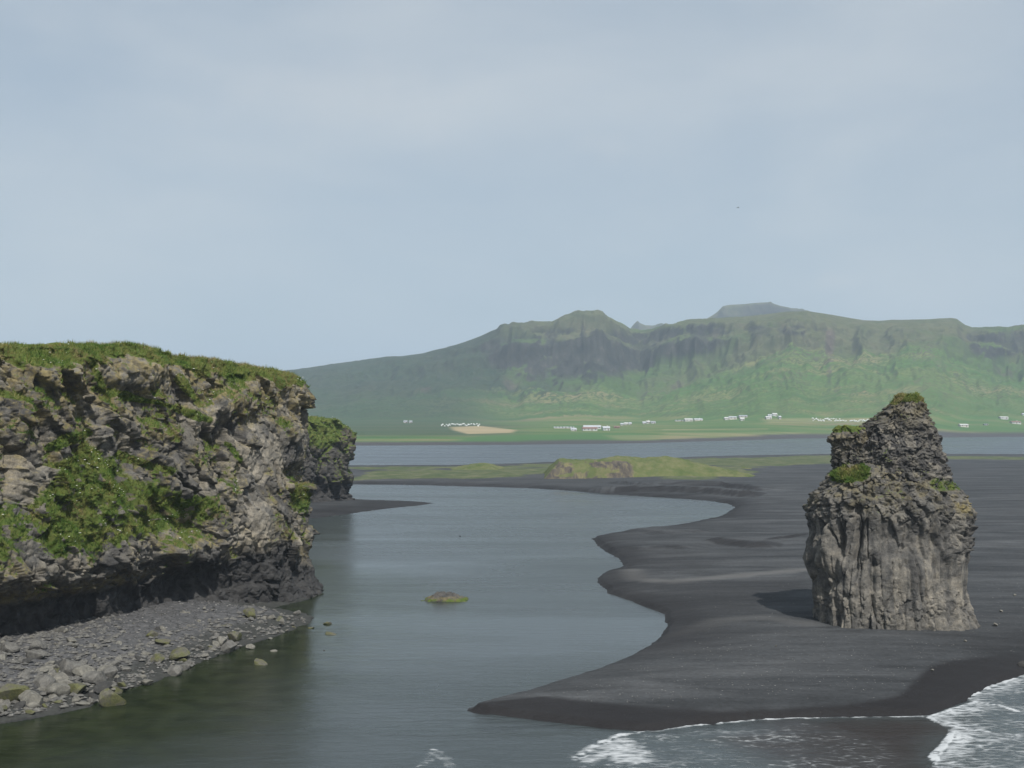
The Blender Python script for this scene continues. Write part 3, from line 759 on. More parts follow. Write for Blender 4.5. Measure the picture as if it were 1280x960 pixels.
def make_cliff(line_pts, spine_pts, u_vals, zrows, ztop_of_px, off, seed, unit, det, feats=()):
    f, L = smooth_line(line_pts, 0)
    u = u_vals(L)
    Rr = f(u)
    T = f(u + 0.6) - f(u - 0.6); T /= np.linalg.norm(T, axis=1, keepdims=True)
    N = np.stack([T[:, 1], -T[:, 0]], -1)
    # widen the normals so that convex corners open smoothly
    px = 640 + F * Rr[:, 0] / Rr[:, 1]
    px = np.maximum.accumulate(px)
    fs, Ls = smooth_line(spine_pts, 0)
    S = fs(np.linspace(0, Ls, len(u)))
    zt = ztop_of_px(px)
    nz_ = len(zrows)
    zz = zrows[:, None] * zt[None]                                # fraction of height
    o = off(px[None] + 0 * zz, zz, zt[None] + 0 * zz)
    P = np.empty((nz_, len(u), 3))
    P[..., 0] = Rr[None, :, 0] + N[None, :, 0] * o; P[..., 1] = Rr[None, :, 1] + N[None, :, 1] * o; P[..., 2] = zz
    p = P.reshape(-1, 3)
    top = sstep(2.2, 0.4, (zt[None] - zz)).ravel()
    low = sstep(7.0, 5.0, zz).ravel() * (1 if det else 0)
    d = 1.2 * unit * fbm(p / (9.0 * unit), 4, seed)
    calm = np.zeros(len(p))
    if feats:
        fx, fy = to_px(p[:, 0], p[:, 1], p[:, 2])
        for (cx, cy, rx, ry, a, rot, kind) in feats:
            c, sn = math.cos(R(rot)), math.sin(R(rot))
            ux = ((fx - cx) * c + (fy - cy) * sn) / rx; uy = (-(fx - cx) * sn + (fy - cy) * c) / ry
            w = np.exp(-(np.abs(ux) ** 3 + np.abs(uy) ** 3))
            if kind == 's': calm = np.maximum(calm, w)
            d += a * w
    d1, t1 = blocks(p, 3.2 * unit, seed + 3, 0.7 * unit, 0.6, 0.5 * unit, (1, 1, 2.3), 0.06, 0.45, True)
    d += d1 * (1 - 0.6 * low) * (1 - 0.6 * calm)
    d2, t2 = blocks(p, 1.35 * unit, seed + 7, 0.34 * unit, 0.75, 0.3 * unit, (1, 1, 2.1), 0.06, 0.30, True)
    d += d2 * (1 - 0.6 * low) * (1 - 0.75 * calm)
    d3, t3 = blocks(p, 0.6 * unit, seed + 9, 0.15 * unit, 0.65, 0.14 * unit, (1, 1, 1.2), .2, 0, True)
    d += d3 * (1 - 0.5 * low) * (1 - 0.6 * calm)
    dcol = blocks(p, 1.0 * unit, seed + 21, 0.16 * unit, 0.25, 0.28 * unit, (1, 1, 7), .05, 0.12)
    d += dcol * sstep(14, 18, zz.ravel()) * sstep(-.1, .3, fbm(p / (5 * unit), 2, seed + 22))
    d += 0.12 * unit * fbm(p / (0.5 * unit), 3, seed + 11) * (1 - .5 * calm)
    tone = np.clip(0.5 + 0.45 * (t1 - .5) + 0.55 * (t2 - .5) + 0.4 * (t3 - .5) + 0.12 * calm, 0, 1).reshape(nz_, -1)
    d *= (1 - 0.65 * top)
    N3 = np.concatenate([N, 0 * N[:, :1]], 1)
    P = P + (np.repeat(N3[None], nz_, 0) * d.reshape(nz_, -1)[..., None])
    P[..., 2] += (0.25 * unit * fbm(p / (2.2 * unit), 3, seed + 13) * (1 - top)).reshape(nz_, -1)
    hum = np.abs(fbm(P.reshape(-1, 3) / 1.3, 3, seed + 14)).reshape(nz_, -1) * top.reshape(nz_, -1) * unit
    P[..., 2] += 0.55 * hum; P += np.repeat(N3[None], nz_, 0) * (0.7 * hum)[..., None]
    # plateau
    k = np.linspace(0, 1, 40)[1:] ** 1.7
    E = P[-1]
    Q = E[None] * (1 - k[:, None, None])
    Q[..., 0] += S[None, :, 0] * k[:, None]; Q[..., 1] += S[None, :, 1] * k[:, None]
    Q[..., 2] = zt[None] + 0 * k[:, None] + (E[:, 2] - zt)[None] * (1 - k)[:, None]
    q = Q.reshape(-1, 3)
    Q[..., 2] += (0.6 * unit * fbm(q / 4.0, 3, seed + 15) + 0.5 * unit * np.abs(fbm(q / 1.3, 3, seed + 14))).reshape(Q.shape[:2]) * sstep(0, 0.05, k)[:, None]
    full = np.concatenate([P, Q], 0)
    tone = np.concatenate([tone, np.full(Q.shape[:2], .5)], 0)
    return full, nz_, px, zt, tone

def z_at(px, py, dist): return H + dist * math.tan(math.atan((480 - py) / F) + PITCH)

# main headland on the left
skyline = [(-400, 420, 85), (0, 424, 105), (50, 430, 110), (100, 430, 114), (150, 429, 119), (185, 427, 122), (225, 432, 126), (260, 442, 129), (300, 447, 133), (340, 454, 139), (365, 459, 142), (376, 464, 143), (420, 470, 150)]
ztop_main = ip([(x, z_at(x, y, d) - 0.62) for x, y, d in skyline])
apron = ip([(-400, 3.4), (0, 3.4), (60, 3.8), (130, 3.6), (190, 2.8), (225, 1.6), (260, 1.4), (300, 0.3), (400, 0)])
cave = ip([(-400, -0.6), (60, -0.7), (130, -0.8), (190, -1.3), (250, -1.5), (310, -1.0), (345, -0.3), (380, 0), (420, 0)])
def off_main(px, z, zt):
    base = np.interp(z, [0, 1.6, 2.6, 4.2, 5.2, 6.2, 7.6, 9, 12, 16, 20, 24, 27, 28.5, 40], [1.6, 1.5, 1.4, 1.5, 1.75, 1.9, 1.8, 1.3, .8, .2, -.3, -.7, -1.1, -1.5, -2.0])
    ap = apron(px) * np.interp(z, [4.5, 6.5, 8, 11, 15, 18.5, 40], [0, .55, .9, .8, .3, 0, 0])
    cv = cave(px) * np.interp(z, [0, 1.5, 3, 5, 7, 9, 40], [.4, .8, 1, .8, .35, 0, 0])
    tipf = sstep(330, 385, px)
    lip = -1.6 * sstep(2.4, 0.0, zt - z) ** 1.5 * (1 - 0.75 * tipf)
    tip = tipf * np.interp(z, [0, 2, 4, 8, 12, 16, 20, 24, 28, 40], [0.0, -1.0, -1.5, -2.9, -2.3, -0.8, -0.2, -0.5, -0.7, -0.7])
    return base + ap + cv + lip + tip
MAIN = [(-75, 52), (-59, 80), (-47.5, 103), (-42.5, 113), (-38.5, 121.5), (-33, 130), (-28, 137.5), (-25.6, 142), (-26.3, 146.5), (-31, 154), (-42, 166), (-66, 186)]
SPINE = [(-110, 60), (-84, 96), (-66, 120), (-50, 138), (-42, 146), (-44, 152), (-55, 160), (-85, 176)]
def u_main(L):
    a = np.arange(0, 40, 0.6); b = np.arange(40, 118, 0.11); c = np.arange(118, L, 0.7)
    return np.concatenate([a, b, c])
zr = np.linspace(-0.035, 1.0, 340)
FEATS = [(45, 520, 55, 80, 0.9, 0, 'b'), (113, 525, 18, 70, -1.3, 8, 'b'), (180, 470, 60, 16, 0.5, 0, 's'), (185, 510, 85, 12, -0.9, 24, 'b'), (170, 545, 60, 22, 0.5, 15, 'b'),
         (290, 502, 44, 15, 1.0, -38, 's'), (312, 530, 44, 8, -0.9, -38, 'b'), (338, 565, 30, 42, 0.4, 0, 's'), (372, 590, 16, 10, -0.9, 0, 'b'), (375, 555, 14, 30, 0.5, 0, 's'),
         (228, 648, 42, 24, -1.9, 15, 'b'), (200, 690, 20, 30, -1.3, 0, 'b'), (245, 690, 30, 22, 0.8, 0, 'b'), (330, 655, 26, 30, 0.7, -20, 's'), (25, 675, 28, 32, 0.6, 0, 's')]
P_main, nface, px_m, zt_m, tone_m = make_cliff(MAIN, SPINE, u_main, zr, ztop_main, off_main, 101, 1.0, True, FEATS)

def cliff_attrs(P, nface, px, zt, seed, main=True):
    Nn = grid_normals(P)
    Nn *= np.sign(np.median(Nn[-20:, :, 2]))
    x, y, z = P[..., 0], P[..., 1], P[..., 2]
    p = P.reshape(-1, 3)
    n1 = fbm(p / 3.0, 4, seed).reshape(z.shape); n2 = fbm(p / 1.0, 3, seed + 4).reshape(z.shape)
    pq, yq_ = to_px(x, y, z)
    hang = 1.7 + 1.5 * n1 + 0.6 * n2
    capz = sstep(-0.3, 0.5, z - (zt[None] - hang))
    up = sstep(0.12, 0.5, Nn[..., 2] + 0.2 * n2)
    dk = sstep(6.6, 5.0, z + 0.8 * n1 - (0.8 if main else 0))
    if main:
        slope_zone = sstep(-1, 1.4, poly_sd(pq / 14, yq_ / 14, np.array([(-60, 630), (55, 620), (72, 578), (100, 550), (145, 568), (168, 598), (215, 606), (262, 620), (272, 648), (230, 655), (195, 668), (150, 690), (70, 702), (-60, 685)]) / 14.) + 1.1 * n1)
        g = np.maximum(capz, np.maximum(0.75 * up * sstep(-0.1, 0.3, n1), slope_zone * sstep(-0.5, 0.1, n2 + 0.5 * n1 + 0.4 * up)))
        tipg = sstep(1.2, 0.0, np.hypot((pq - 378) / 22, (yq_ - 625) / 28) + 0.4 * n2)
        for (x0, y0, x1, y1, wd) in ((115, 452, 135, 500, 7), (118, 485, 200, 505, 6), (190, 500, 262, 525, 6), (225, 475, 250, 505, 7), (0, 490, 40, 500, 6), (60, 560, 110, 540, 9), (150, 570, 215, 590, 7), (285, 555, 300, 575, 5)):
            g = np.maximum(g, sstep(1.3, 0.5, line_d(pq, yq_, [(x0, y0), (x1, y1)]) / (0.8 * wd) + 0.9 * n1 + 0.4 * n2))
        g = np.maximum(g, tipg)
    else:
        slope_zone = sstep(1.3, 0.7, np.hypot((pq - 402) / 26, (yq_ - 538) / 22) + 0.5 * n1) 
        g = np.maximum(np.maximum(capz, slope_zone), 0.8 * up * sstep(-0.3, 0.2, n1))
    g = g * sstep(4.5, 6.0, z)
    lich = sstep(-0.15, 0.35, n1 + 0.6 * sstep(9, 1.0, zt[None] - z) - 0.1 + 0.25 * up) * (1 - dk) * 0.78
    if main:
        ledge = sstep(1.2, 0.3, np.abs(z - 6.0 - 0.6 * n1)) * sstep(240, 150, pq) + sstep(1.3, 0.2, np.hypot((pq - 385) / 18, (yq_ - 690) / 20))
        lich = np.maximum(lich, 0.85 * np.clip(ledge, 0, 1))
        dk = dk * (1 - 0.6 * np.clip(ledge, 0, 1))
    return Nn, g, lich, dk

Nn, g_m, l_m, d_m = cliff_attrs(P_main, nface, px_m, zt_m, 131)
head = empty('headland_cliff', (-45, 115, 0), 'big grassy-topped rock headland at the left, rising over the shingle shore', 'cliff')
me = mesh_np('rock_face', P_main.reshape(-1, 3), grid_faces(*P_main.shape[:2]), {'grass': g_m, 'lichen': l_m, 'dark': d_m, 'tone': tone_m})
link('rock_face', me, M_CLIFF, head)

def pick(P, N, w, n, lim):
    """random points on a grid surface, weighted by w * cell area, inside the camera's side"""
    du = np.linalg.norm(np.gradient(P, axis=1), axis=-1); dv = np.linalg.norm(np.gradient(P, axis=0), axis=-1)
    ww = (w * du * dv * lim).ravel(); ww = ww / ww.sum()
    i = rng.choice(len(ww), n, p=ww)
    return P.reshape(-1, 3)[i] + rng.uniform(-.07, .07, (n, 3)), N.reshape(-1, 3)[i]

x_m, y_m = to_px(P_main[..., 0], P_main[..., 1], P_main[..., 2])
seen = ((x_m > -150) & (x_m < 420)).astype(float)
seen[nface + 14:] = 0
def tints(P, seed, mu=0.45):
    return np.clip(mu + 0.75 * fbm(P / 2.2, 3, seed) + rng.normal(0, 0.14, len(P)), 0, 1)
Pb, Nb = pick(P_main, Nn, sstep(0.45, 0.75, g_m), 150000, seen)
blades('turf', Pb, Nb, 0.40, 0.03, M_BLADE, head, np.clip(tints(Pb, 301, 0.46) + 0.16 * (Pb[:, 2] > 25), 0, 1))
fl = sstep(0.6, 0.8, g_m) * sstep(0.18, 0.4, fbm(P_main.reshape(-1, 3) / 1.6, 2, 305).reshape(g_m.shape)) * (P_main[..., 2] < 27.5) + 0.02 * sstep(0.6, 0.8, g_m)
Pf, Nf = pick(P_main, Nn, fl, 420, seen)
bits('white_flowers', Pf + Nf * 0.12 + np.array([0, 0, 0.28]), 0.085, M_FLOWER, head, 0.6)

# second headland behind the first
skyl2 = [(300, 523, 270), (380, 522, 285), (400, 521, 289), (420, 522, 293), (432, 528, 296), (440, 540, 298), (460, 545, 300)]
ztop_2 = ip([(x, z_at(x, y, d) - 0.3) for x, y, d in skyl2])
def off_2(px, z, zt):
    return np.interp(z, [0, 1, 3, 7, 12, 17, 20, 30], [1.4, 0.2, -0.6, -0.2, 0.1, 0.6, 0.2, -0.8]) - 1.2 * sstep(1.8, 0, zt - z) ** 1.5
C2 = [(-110, 225), (-84, 252), (-66, 270), (-55, 281), (-47, 289.5), (-43.0, 296), (-44, 302), (-52, 312), (-80, 335)]
S2 = [(-140, 240), (-100, 275), (-80, 292), (-68, 300), (-62, 304), (-66, 310), (-75, 318), (-95, 330)]
P2, nf2, px2, zt2, tone2 = make_cliff(C2, S2, lambda L: np.concatenate([np.arange(0, 55, 1.0), np.arange(55, 108, 0.22), np.arange(108, L, 1.0)]), np.linspace(-0.05, 1, 150), ztop_2, off_2, 161, 1.5, False)
N2, g2, l2, d2 = cliff_attrs(P2, nf2, px2, zt2, 171, False)
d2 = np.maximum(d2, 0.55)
back = empty('headland_cliff', (-60, 290, 0), 'smaller dark cliff with green cap behind the big headland, above a thin sand spit', 'cliff')
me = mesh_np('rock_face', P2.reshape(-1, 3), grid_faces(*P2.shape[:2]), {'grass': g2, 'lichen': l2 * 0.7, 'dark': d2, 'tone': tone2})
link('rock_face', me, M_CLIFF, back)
s2 = np.ones(g2.shape); s2[nf2 + 14:] = 0
x2_, _ = to_px(P2[..., 0], P2[..., 1], P2[..., 2]); s2 *= (x2_ > 340)
Pb, Nb = pick(P2, N2, sstep(0.45, 0.75, g2), 14000, s2)
blades('turf', Pb, Nb, 0.34, 0.07, M_BLADE, back, tints(Pb, 311, 0.32))
Pf, Nf = pick(P2, N2, sstep(0.5, 0.8, g2) * (P2[..., 2] > 17), 60, s2)
bits('white_flowers', Pf + np.array([0, 0, 0.4]), 0.13, M_FLOWER, back, 0.6)

# ------------------------------------------------------------------ sea stack
SD = 118.0                                             # distance of the stack's axis
def sx(px): return (px - 640) / F * SD
def szz(py): return H - (py - YH) / F * 114.0
def body(prof, depth, yc, e, nth, zs, seed, rough):
    prof = np.array(prof, float)
    zt = szz(prof[:, 0])[::-1]; l = sx(prof[:, 1])[::-1]; r = sx(prof[:, 2])[::-1]
    L, Rr = np.interp(zs, zt, l), np.interp(zs, zt, r)
    dp = np.interp(zs, *zip(*depth)); cy = np.interp(zs, *zip(*yc))
    th = np.linspace(0, 2 * math.pi, nth, endpoint=False)
    # even spacing along the outline
    tf_ = np.linspace(0, 2 * math.pi, 6001); c, s = np.cos(tf_), np.sin(tf_)
    ox, oy = np.sign(c) * np.abs(c) ** (2 / e) * 1.35, np.sign(s) * np.abs(s) ** (2 / e)
    al = np.concatenate([[0], np.cumsum(np.hypot(np.diff(ox), np.diff(oy)))])
    th = np.interp(np.linspace(0, al[-1], nth, endpoint=False), al, tf_)
    c, s = np.cos(th), np.sin(th)
    cc = np.sign(c) * np.abs(c) ** (2 / e); ss = np.sign(s) * np.abs(s) ** (2 / e)
    P = np.empty((len(zs), nth, 3))
    P[..., 0] = ((L + Rr) / 2)[:, None] + ((Rr - L) / 2)[:, None] * cc[None]
    P[..., 1] = cy[:, None] + dp[:, None] * ss[None]
    P[..., 2] = zs[:, None]
    N = np.stack([cc * np.abs(cc) ** 0.2, ss * np.abs(ss) ** .2, 0 * c], -1); N /= np.linalg.norm(N, axis=1, keepdims=True)
    return P, np.repeat(N[None], len(zs), 0)

STACK = [(560, 1050, 1165), (578, 1040, 1178), (588, 1036, 1184), (600, 1026, 1192), (610, 1020, 1202), (622, 1009, 1211), (635, 1006, 1215), (650, 1005, 1216), (665, 1005, 1214), (690, 1005, 1210), (705, 1006, 1206), (720, 1011, 1205), (735, 1014, 1204),
         (750, 1016, 1206), (770, 1018, 1210), (785, 1017, 1214), (792, 1016, 1216), (830, 1010, 1222)]
zs = np.concatenate([np.linspace(-1.5, 16.6, 280)])
Pst, Nst = body(STACK, [(-1.5, 6.6), (1, 6.3), (5, 5.8), (8, 5.9), (12, 6.2), (14, 5.6), (16.6, 4.4)], [(-2, 118), (30, 118.2)], 3.0, 620, zs, 0, 0)
p = Pst.reshape(-1, 3)
arc = np.arctan2(p[:, 1] - SD, p[:, 0] - sx(1110))
z = p[:, 2]
colz = sstep(8.9, 7.6, z + 0.6 * fbm(p / 2.0, 3, 401)); topz = sstep(11.2, 12.6, z + 1.0 * fbm(p / 2.5, 3, 402))
rightz = sstep(sx(1150), sx(1195), p[:, 0] + 1.2 * fbm(p / 2.0, 3, 403)) * (1 - colz)
midz = np.clip(1 - colz - topz, 0, 1) * (1 - 0.8 * rightz)
leftz = sstep(sx(1075), sx(1030), p[:, 0])
d = 0.75 * fbm(p / 5.0, 3, 405) + 0.1 * fbm(p / .5, 3, 406)
q = p + 0.25 * np.stack([fbm(p / 2.5, 2, 407), fbm(p / 2.5, 2, 408), 0 * z], 1)
dc_, tn0 = blocks(p, 0.85, 410, 0.26, 0.4, 0.34, (1, 1, 14.0), .06, 0, True)
d += colz * dc_
_, tn1 = blocks(p, 1.4, 421, 0, 0, 0, (1, 1, 2.2), .14, 0, True)
d += colz * blocks(p, 0.5, 412, 0.10, 0.5, 0.10, (1, 1, 1.6)) * sstep(2.5, 0.5, np.abs(z - 3.2))
d += midz * (blocks(q, 1.5, 414, 0.22, 0.3, 0.22, (1, 1, 4.0)) + blocks(p, 0.6, 415, 0.05, 0.2, 0.05, (1, 1, 2.0)))
d += leftz * midz * blocks(q, 2.0, 416, 0.45, 0.4, 0.5, (1, 1, 6.0))
d += (topz + rightz * (1 - topz)) * (blocks(p, 1.1, 418, 0.26, 0.5, 0.25) + blocks(p, 0.5, 419, 0.14, 0.5, 0.15))
d += 0.35 * sstep(9.0, 8.0, z) * sstep(6.5, 8.0, z) * 0 - 0.45 * np.exp(-((z - 10.2) / 1.3) ** 2) * (1 - rightz) + 0.1 * np.exp(-((z - 12.3) / .7) ** 2)
for cxp, wd, dep_, z0_, z1_ in ((1046, 0.5, 1.1, 6.5, 13), (1022, 0.35, 0.6, 5, 13), (1066, .3, .5, 3, 8)):
    d -= dep_ * np.exp(-((p[:, 0] - sx(cxp) - 0.3 * fbm(p / 1.5, 2, 421)) / wd) ** 2) * sstep(z0_ - 1, z0_ + .5, z) * sstep(z1_ + 1, z1_ - .5, z) * (p[:, 1] < SD)
d -= 0.35 + 0.55 * sstep(6, 10, z)
Pst = Pst + Nst * d.reshape(Pst.shape[:2])[..., None]
# cap: rows that close in over the top ledge
E = Pst[-1]; cen = np.array([sx(1112), SD, 0])
k = np.linspace(0, 1, 46)[1:]
Q = E[None] * (1 - k)[:, None, None] + np.array([cen[0], cen[1], 0])[None, None] * k[:, None, None]
Q[..., 2] = 16.6 + 1.2 * (1 - (1 - k[:, None]) ** 1.6) + 0 * E[None, :, 0]
qq = Q.reshape(-1, 3)
Q[..., 2] += (0.5 * fbm(qq / 1.6, 4, 431) + blocks(qq, 0.8, 432, .16, .3, .15)).reshape(Q.shape[:2]) * sstep(0, .1, k)[:, None]
Pfull = np.concatenate([Pst, Q], 0)
Ns = grid_normals(Pfull, True); 
if np.mean(Ns[-30:, :, 2]) < 0: Ns = -Ns
pf = Pfull.reshape(-1, 3)
xp_, yp_ = to_px(pf[:, 0], pf[:, 1], pf[:, 2])
n1 = fbm(pf / 1.5, 4, 435); n2 = fbm(pf / .6, 3, 436)
gl = sstep(1.15, 0.6, np.hypot((xp_ - 1060) / 32, (yp_ - 590) / 17) + 0.4 * n1) * (pf[:, 1] < SD)
gr_ = sstep(1.15, 0.6, np.hypot((xp_ - 1182) / 28, (yp_ - 606) / 10) + 0.5 * n1)
upz = sstep(0.3, 0.7, Ns.reshape(-1, 3)[:, 2] + 0.2 * n2) * (pf[:, 2] > 12.5)
gs = np.maximum(np.maximum(gl, 0.55 * gr_), 0.42 * upz * sstep(-0.3, 0.3, n1))
ls = np.clip(sstep(11.5, 14.5, pf[:, 2] + n1) * 0.45 + 0.9 * sstep(1.2, .5, np.hypot((xp_ - 1208) / 14, (yp_ - 628) / 22)), 0, 1) * sstep(-.4, .2, n1)
stack = empty('sea_stack', (sx(1112), SD, 0.5), 'tall grey basalt sea stack with a dark craggy crown standing alone on the black beach', 'sea stack')
me = mesh_np('column_base', pf, grid_faces(*Pfull.shape[:2], True), {'grass': gs, 'lichen': ls, 'dark': 0.3 * sstep(-.1, .5, n1) * (pf[:, 2] > 9), 'tone': np.concatenate([np.clip(.5 + .14 * colz + .4 * (tn0 - .5) * colz + .5 * (tn1 - .5), 0, 1), np.full(Q.shape[0] * Q.shape[1], .5)])})
link('column_base', me, M_STACK, stack)

def crag(name, prof, depth, yc, z0, z1, seed, nth, nz, green, lab=None):
    zs = np.linspace(z0, z1, nz)
    P, N = body(prof, depth, yc, 2.3, nth, zs, seed, 0)
    p = P.reshape(-1, 3)
    d = 0.6 * fbm(p / 2.6, 3, seed) + blocks(p, 1.1, seed + 1, 0.14, 0.45, 0.06, (1, 1, 1.6), .2, .6, False, .12) + blocks(p, 0.5, seed + 2, 0.13, 0.6, 0.08, (1, 1, 1), .3) + blocks(p, 0.24, seed + 4, .06, .6, .05) + 0.12 * fbm(p / .35, 3, seed + 8)
    fade = sstep(0, .12, (z1 - p[:, 2]) / (z1 - z0)) 
    P = P + N * (d * (0.65 + 0.35 * fade)).reshape(P.shape[:2])[..., None]
    P[..., 2] += (0.55 * fbm(p / 1.3, 3, seed + 3)).reshape(P.shape[:2]) * sstep(.45, .0, ((z1 - zs) / (z1 - z0)))[:, None]
    _, tn = blocks(np.concatenate([p, p[:15 * nth]]), 0.6, seed + 12, 0, 0, 0, (1, 1, 1), .3, 0, True)
    E = P[-1]; c = E.mean(0)
    k = np.linspace(0, 1, 16)[1:]
    Q = E[None] * (1 - k)[:, None, None] + c[None, None] * k[:, None, None]
    Q[..., 2] += 0.12 * (1 - (1 - k[:, None]) ** 2) + (0.35 * fbm(Q.reshape(-1, 3) / 0.8, 3, seed + 9)).reshape(Q.shape[:2])
    G = np.concatenate([P, Q], 0)
    n = grid_normals(G, True)
    if np.mean(n[-10:, :, 2]) < 0: n = -n
    g_ = G.reshape(-1, 3); n1 = fbm(g_ / 1.2, 4, seed + 6)
    up = sstep(0.35, 0.75, n.reshape(-1, 3)[:, 2] + .3 * n1)
    ga = np.clip(sstep(z1 - green, z1 - green * 0.3, g_[:, 2] + 0.9 * n1) + 0.5 * up * sstep(-.1, .4, n1), 0, 1)
    li = sstep(z1 - 4.5, z1 - 1, g_[:, 2] + 1.2 * n1) * 0.45
    me = mesh_np(name, g_, grid_faces(*G.shape[:2], True), {'grass': ga, 'lichen': li, 'dark': 0.2 + 0.4 * sstep(-.2, .4, n1), 'tone': tn})
    link(name, me, M_CRAG, stack)
    return G, n, ga.reshape(G.shape[:2])
C_MAIN = [(488, 1138, 1145), (493, 1131, 1149), (500, 1124, 1153), (508, 1116, 1156), (516, 1107, 1158), (524, 1097, 1161), (532, 1082, 1164), (545, 1080, 1170), (560, 1078, 1177), (575, 1076, 1181), (590, 1076, 1183), (605, 1070, 1186), (640, 1066, 1188)]
C_SIDE = [(531, 1062, 1092), (536, 1050, 1102), (542, 1044, 1106), (550, 1041, 1108), (560, 1044, 1108), (575, 1044, 1106), (590, 1046, 1106), (640, 1046, 1106)]
G1, n_1, a1 = crag('crag', C_MAIN, [(12, 4.2), (17, 3.8), (20, 3.2), (23, 2.4), (25, 1.6)], [(12, 118.6), (26, 118.9)], 14.0, szz(495), 451, 420, 190, 1.1)
G2, n_2, a2 = crag('crag', C_SIDE, [(12, 2.6), (18, 2.3), (21.5, 1.5)], [(12, 119.2), (26, 119.4)], 14.0, szz(536), 471, 260, 120, 0.5)

front = (Pfull[..., 1] < SD + 3).astype(float)
Pb, Nb = pick(Pfull, Ns, sstep(0.5, 0.8, gs.reshape(Pfull.shape[:2])), 9000, front)
blades('grass_tufts', Pb, Nb, 0.30, 0.035, M_BLADE, stack, tints(Pb, 481, 0.38))
Pb, Nb = pick(G1, n_1, sstep(0.5, 0.8, a1), 3500, np.ones(a1.shape))
blades('grass_tufts', Pb, Nb, 0.26, 0.035, M_BLADE, stack, tints(Pb, 482, 0.6))

# ------------------------------------------------------------------ boulders
def boulder_mesh(seed, res=3, angular=0.5):
    import bmesh
    bm = bmesh.new(); bmesh.ops.create_icosphere(bm, subdivisions=res, radius=1.0)
    V = np.array([v.co[:] for v in bm.verts]); Fc = np.array([[v.index for v in f.verts] for f in bm.faces]); bm.free()
    r = np.random.default_rng(seed)
    # cut the ball with random planes: flat broken faces
    for _ in range(11):
        n = r.normal(0, 1, 3); n /= np.linalg.norm(n)
        h = r.uniform(0.45, 0.8)
        over = np.maximum(V @ n - h, 0)
        V = V - over[:, None] * n * 0.96
    V *= (1 + 0.05 * fbm(V * 1.7 + seed * 9, 3, seed))[:, None]
    V *= np.array([r.uniform(.9, 1.25), r.uniform(.75, 1.0), r.uniform(.55, .8)])
    return mesh_np('boulder', V, Fc, smooth=False)

def stone_mat(name, c0, c1, moss=0.0):
    m = Mat(name)
    n = m.noise(2.2, 8, 0.65); f = m.noise(9, 6, 0.7)
    c = m.ramp(n, [(0.3, c0), (0.7, c1)])
    c = m.mix(0.6, c, m.ramp(f, [(0.3, .7), (0.7, 1.25)]), 'MULTIPLY')
    if moss:
        c = m.mix(m.math('MULTIPLY', m.ramp(m.noise(1.2, 5, .6), [(0.42, 0.0), (0.58, 1.0)]), moss), c, m.ramp(f, [(0.3, (0.05, 0.062, 0.02)), (0.7, (0.15, 0.145, 0.06))]))
    return m.set(c, 0.85, 0.3, m.bump(f, 0.5, 0.08))
M_B = [stone_mat('grey_boulder', (0.075, 0.073, 0.068), (0.19, 0.182, 0.163)), stone_mat('pale_boulder', (0.10, 0.097, 0.086), (0.235, 0.223, 0.19)),
       stone_mat('mossy_boulder', (0.07, 0.067, 0.055), (0.16, 0.15, 0.115), 0.9), stone_mat('dark_boulder', (0.028, 0.028, 0.028), (0.065, 0.063, 0.058))]
B_MESH = {}
for mi in range(4):
    for k in range(5):
        me = boulder_mesh(500 + mi * 10 + k); me.materials.append(M_B[mi]); B_MESH[mi, k] = me

def ground_z(x, y):
    X = np.array([[x, x + .01], [x, x + .01]]); Y = np.array([[y, y], [y + .01, y + .01]])
    return float(beach_height(X, Y)[0, 0])

def ground_at(px, py):
    z = 0.5
    for _ in range(4):
        P = at_z(px, py, z); z = max(ground_z(P[0], P[1]), -0.05)
    return at_z(px, py, z)

def rock(px, py, w, mi, label, name='boulder', cat='boulder', group=None, sink=0.25, sq=(1, 1, 1), k=None, rz=None):
    """rock whose foot is at pixel (px,py), about w pixels wide"""
    P = ground_at(px, py)
    r = w / 2 / F * P[1]
    k = random.randrange(5) if k is None else k
    o = bpy.data.objects.new(name, B_MESH[mi, k])
    COL.objects.link(o)
    o.location = (P[0], P[1] + r * 0.4, P[2] + r * (0.62 * sq[2] - sink))
    o.rotation_euler = (random.uniform(-.25, .25), random.uniform(-.25, .25), random.uniform(0, 6.28) if rz is None else rz)
    o.scale = (r * sq[0], r * sq[1], r * sq[2])
    o['label'] = label; o['category'] = cat
    if group: o['group'] = group
    return o

rock(137, 884, 40, 2, 'squarish green-stained boulder standing in the water at the edge of the rubble shore', sq=(.85, .85, 1.05))
rock(92, 868, 36, 2, 'yellow-mossed boulder at the front of the big rubble heap, near the water')
rock(88, 846, 38, 0, 'largest pale slab-sided boulder on top of the rubble heap', sq=(1, .9, 1.1))
rock(50, 862, 34, 0, 'broad grey block in the middle of the rubble heap')
rock(8, 878, 46, 2, 'big lichen-stained block at the left edge of the picture, by the water')
rock(35, 884, 34, 1, 'pale flat-topped boulder at the very front of the rubble, left of the mossy one')
rock(22, 886, 20, 3, 'small dark wet rock with a white streak at the front of the rubble')
rock(68, 872, 34, 1, 'pale elongated slab lying across the front of the rubble')
rock(72, 856, 26, 1, 'rounded light grey stone behind the elongated slab of the rubble heap')
rock(101, 850, 32, 1, 'pale boulder right of the largest one on the rubble heap')
rock(116, 855, 34, 0, 'grey angular block at the right end of the rubble heap')
rock(134, 848, 26, 0, 'grey boulder at the landward end of the rubble heap beside the open shingle')
rock(88, 805, 17, 1, 'lone pale dome-shaped stone on the shingle below the cliff')
rock(8, 817, 26, 0, 'low grey boulder half sunk in the shingle at the left picture edge')
rock(45, 812, 24, 0, 'low rounded grey rock on the shingle left of the pale dome stone')
rock(43, 825, 26, 0, 'flat grey stone behind the rubble heap')
rock(147, 810, 15, 1, 'small bright stone beside the brownish one on the upper shingle')
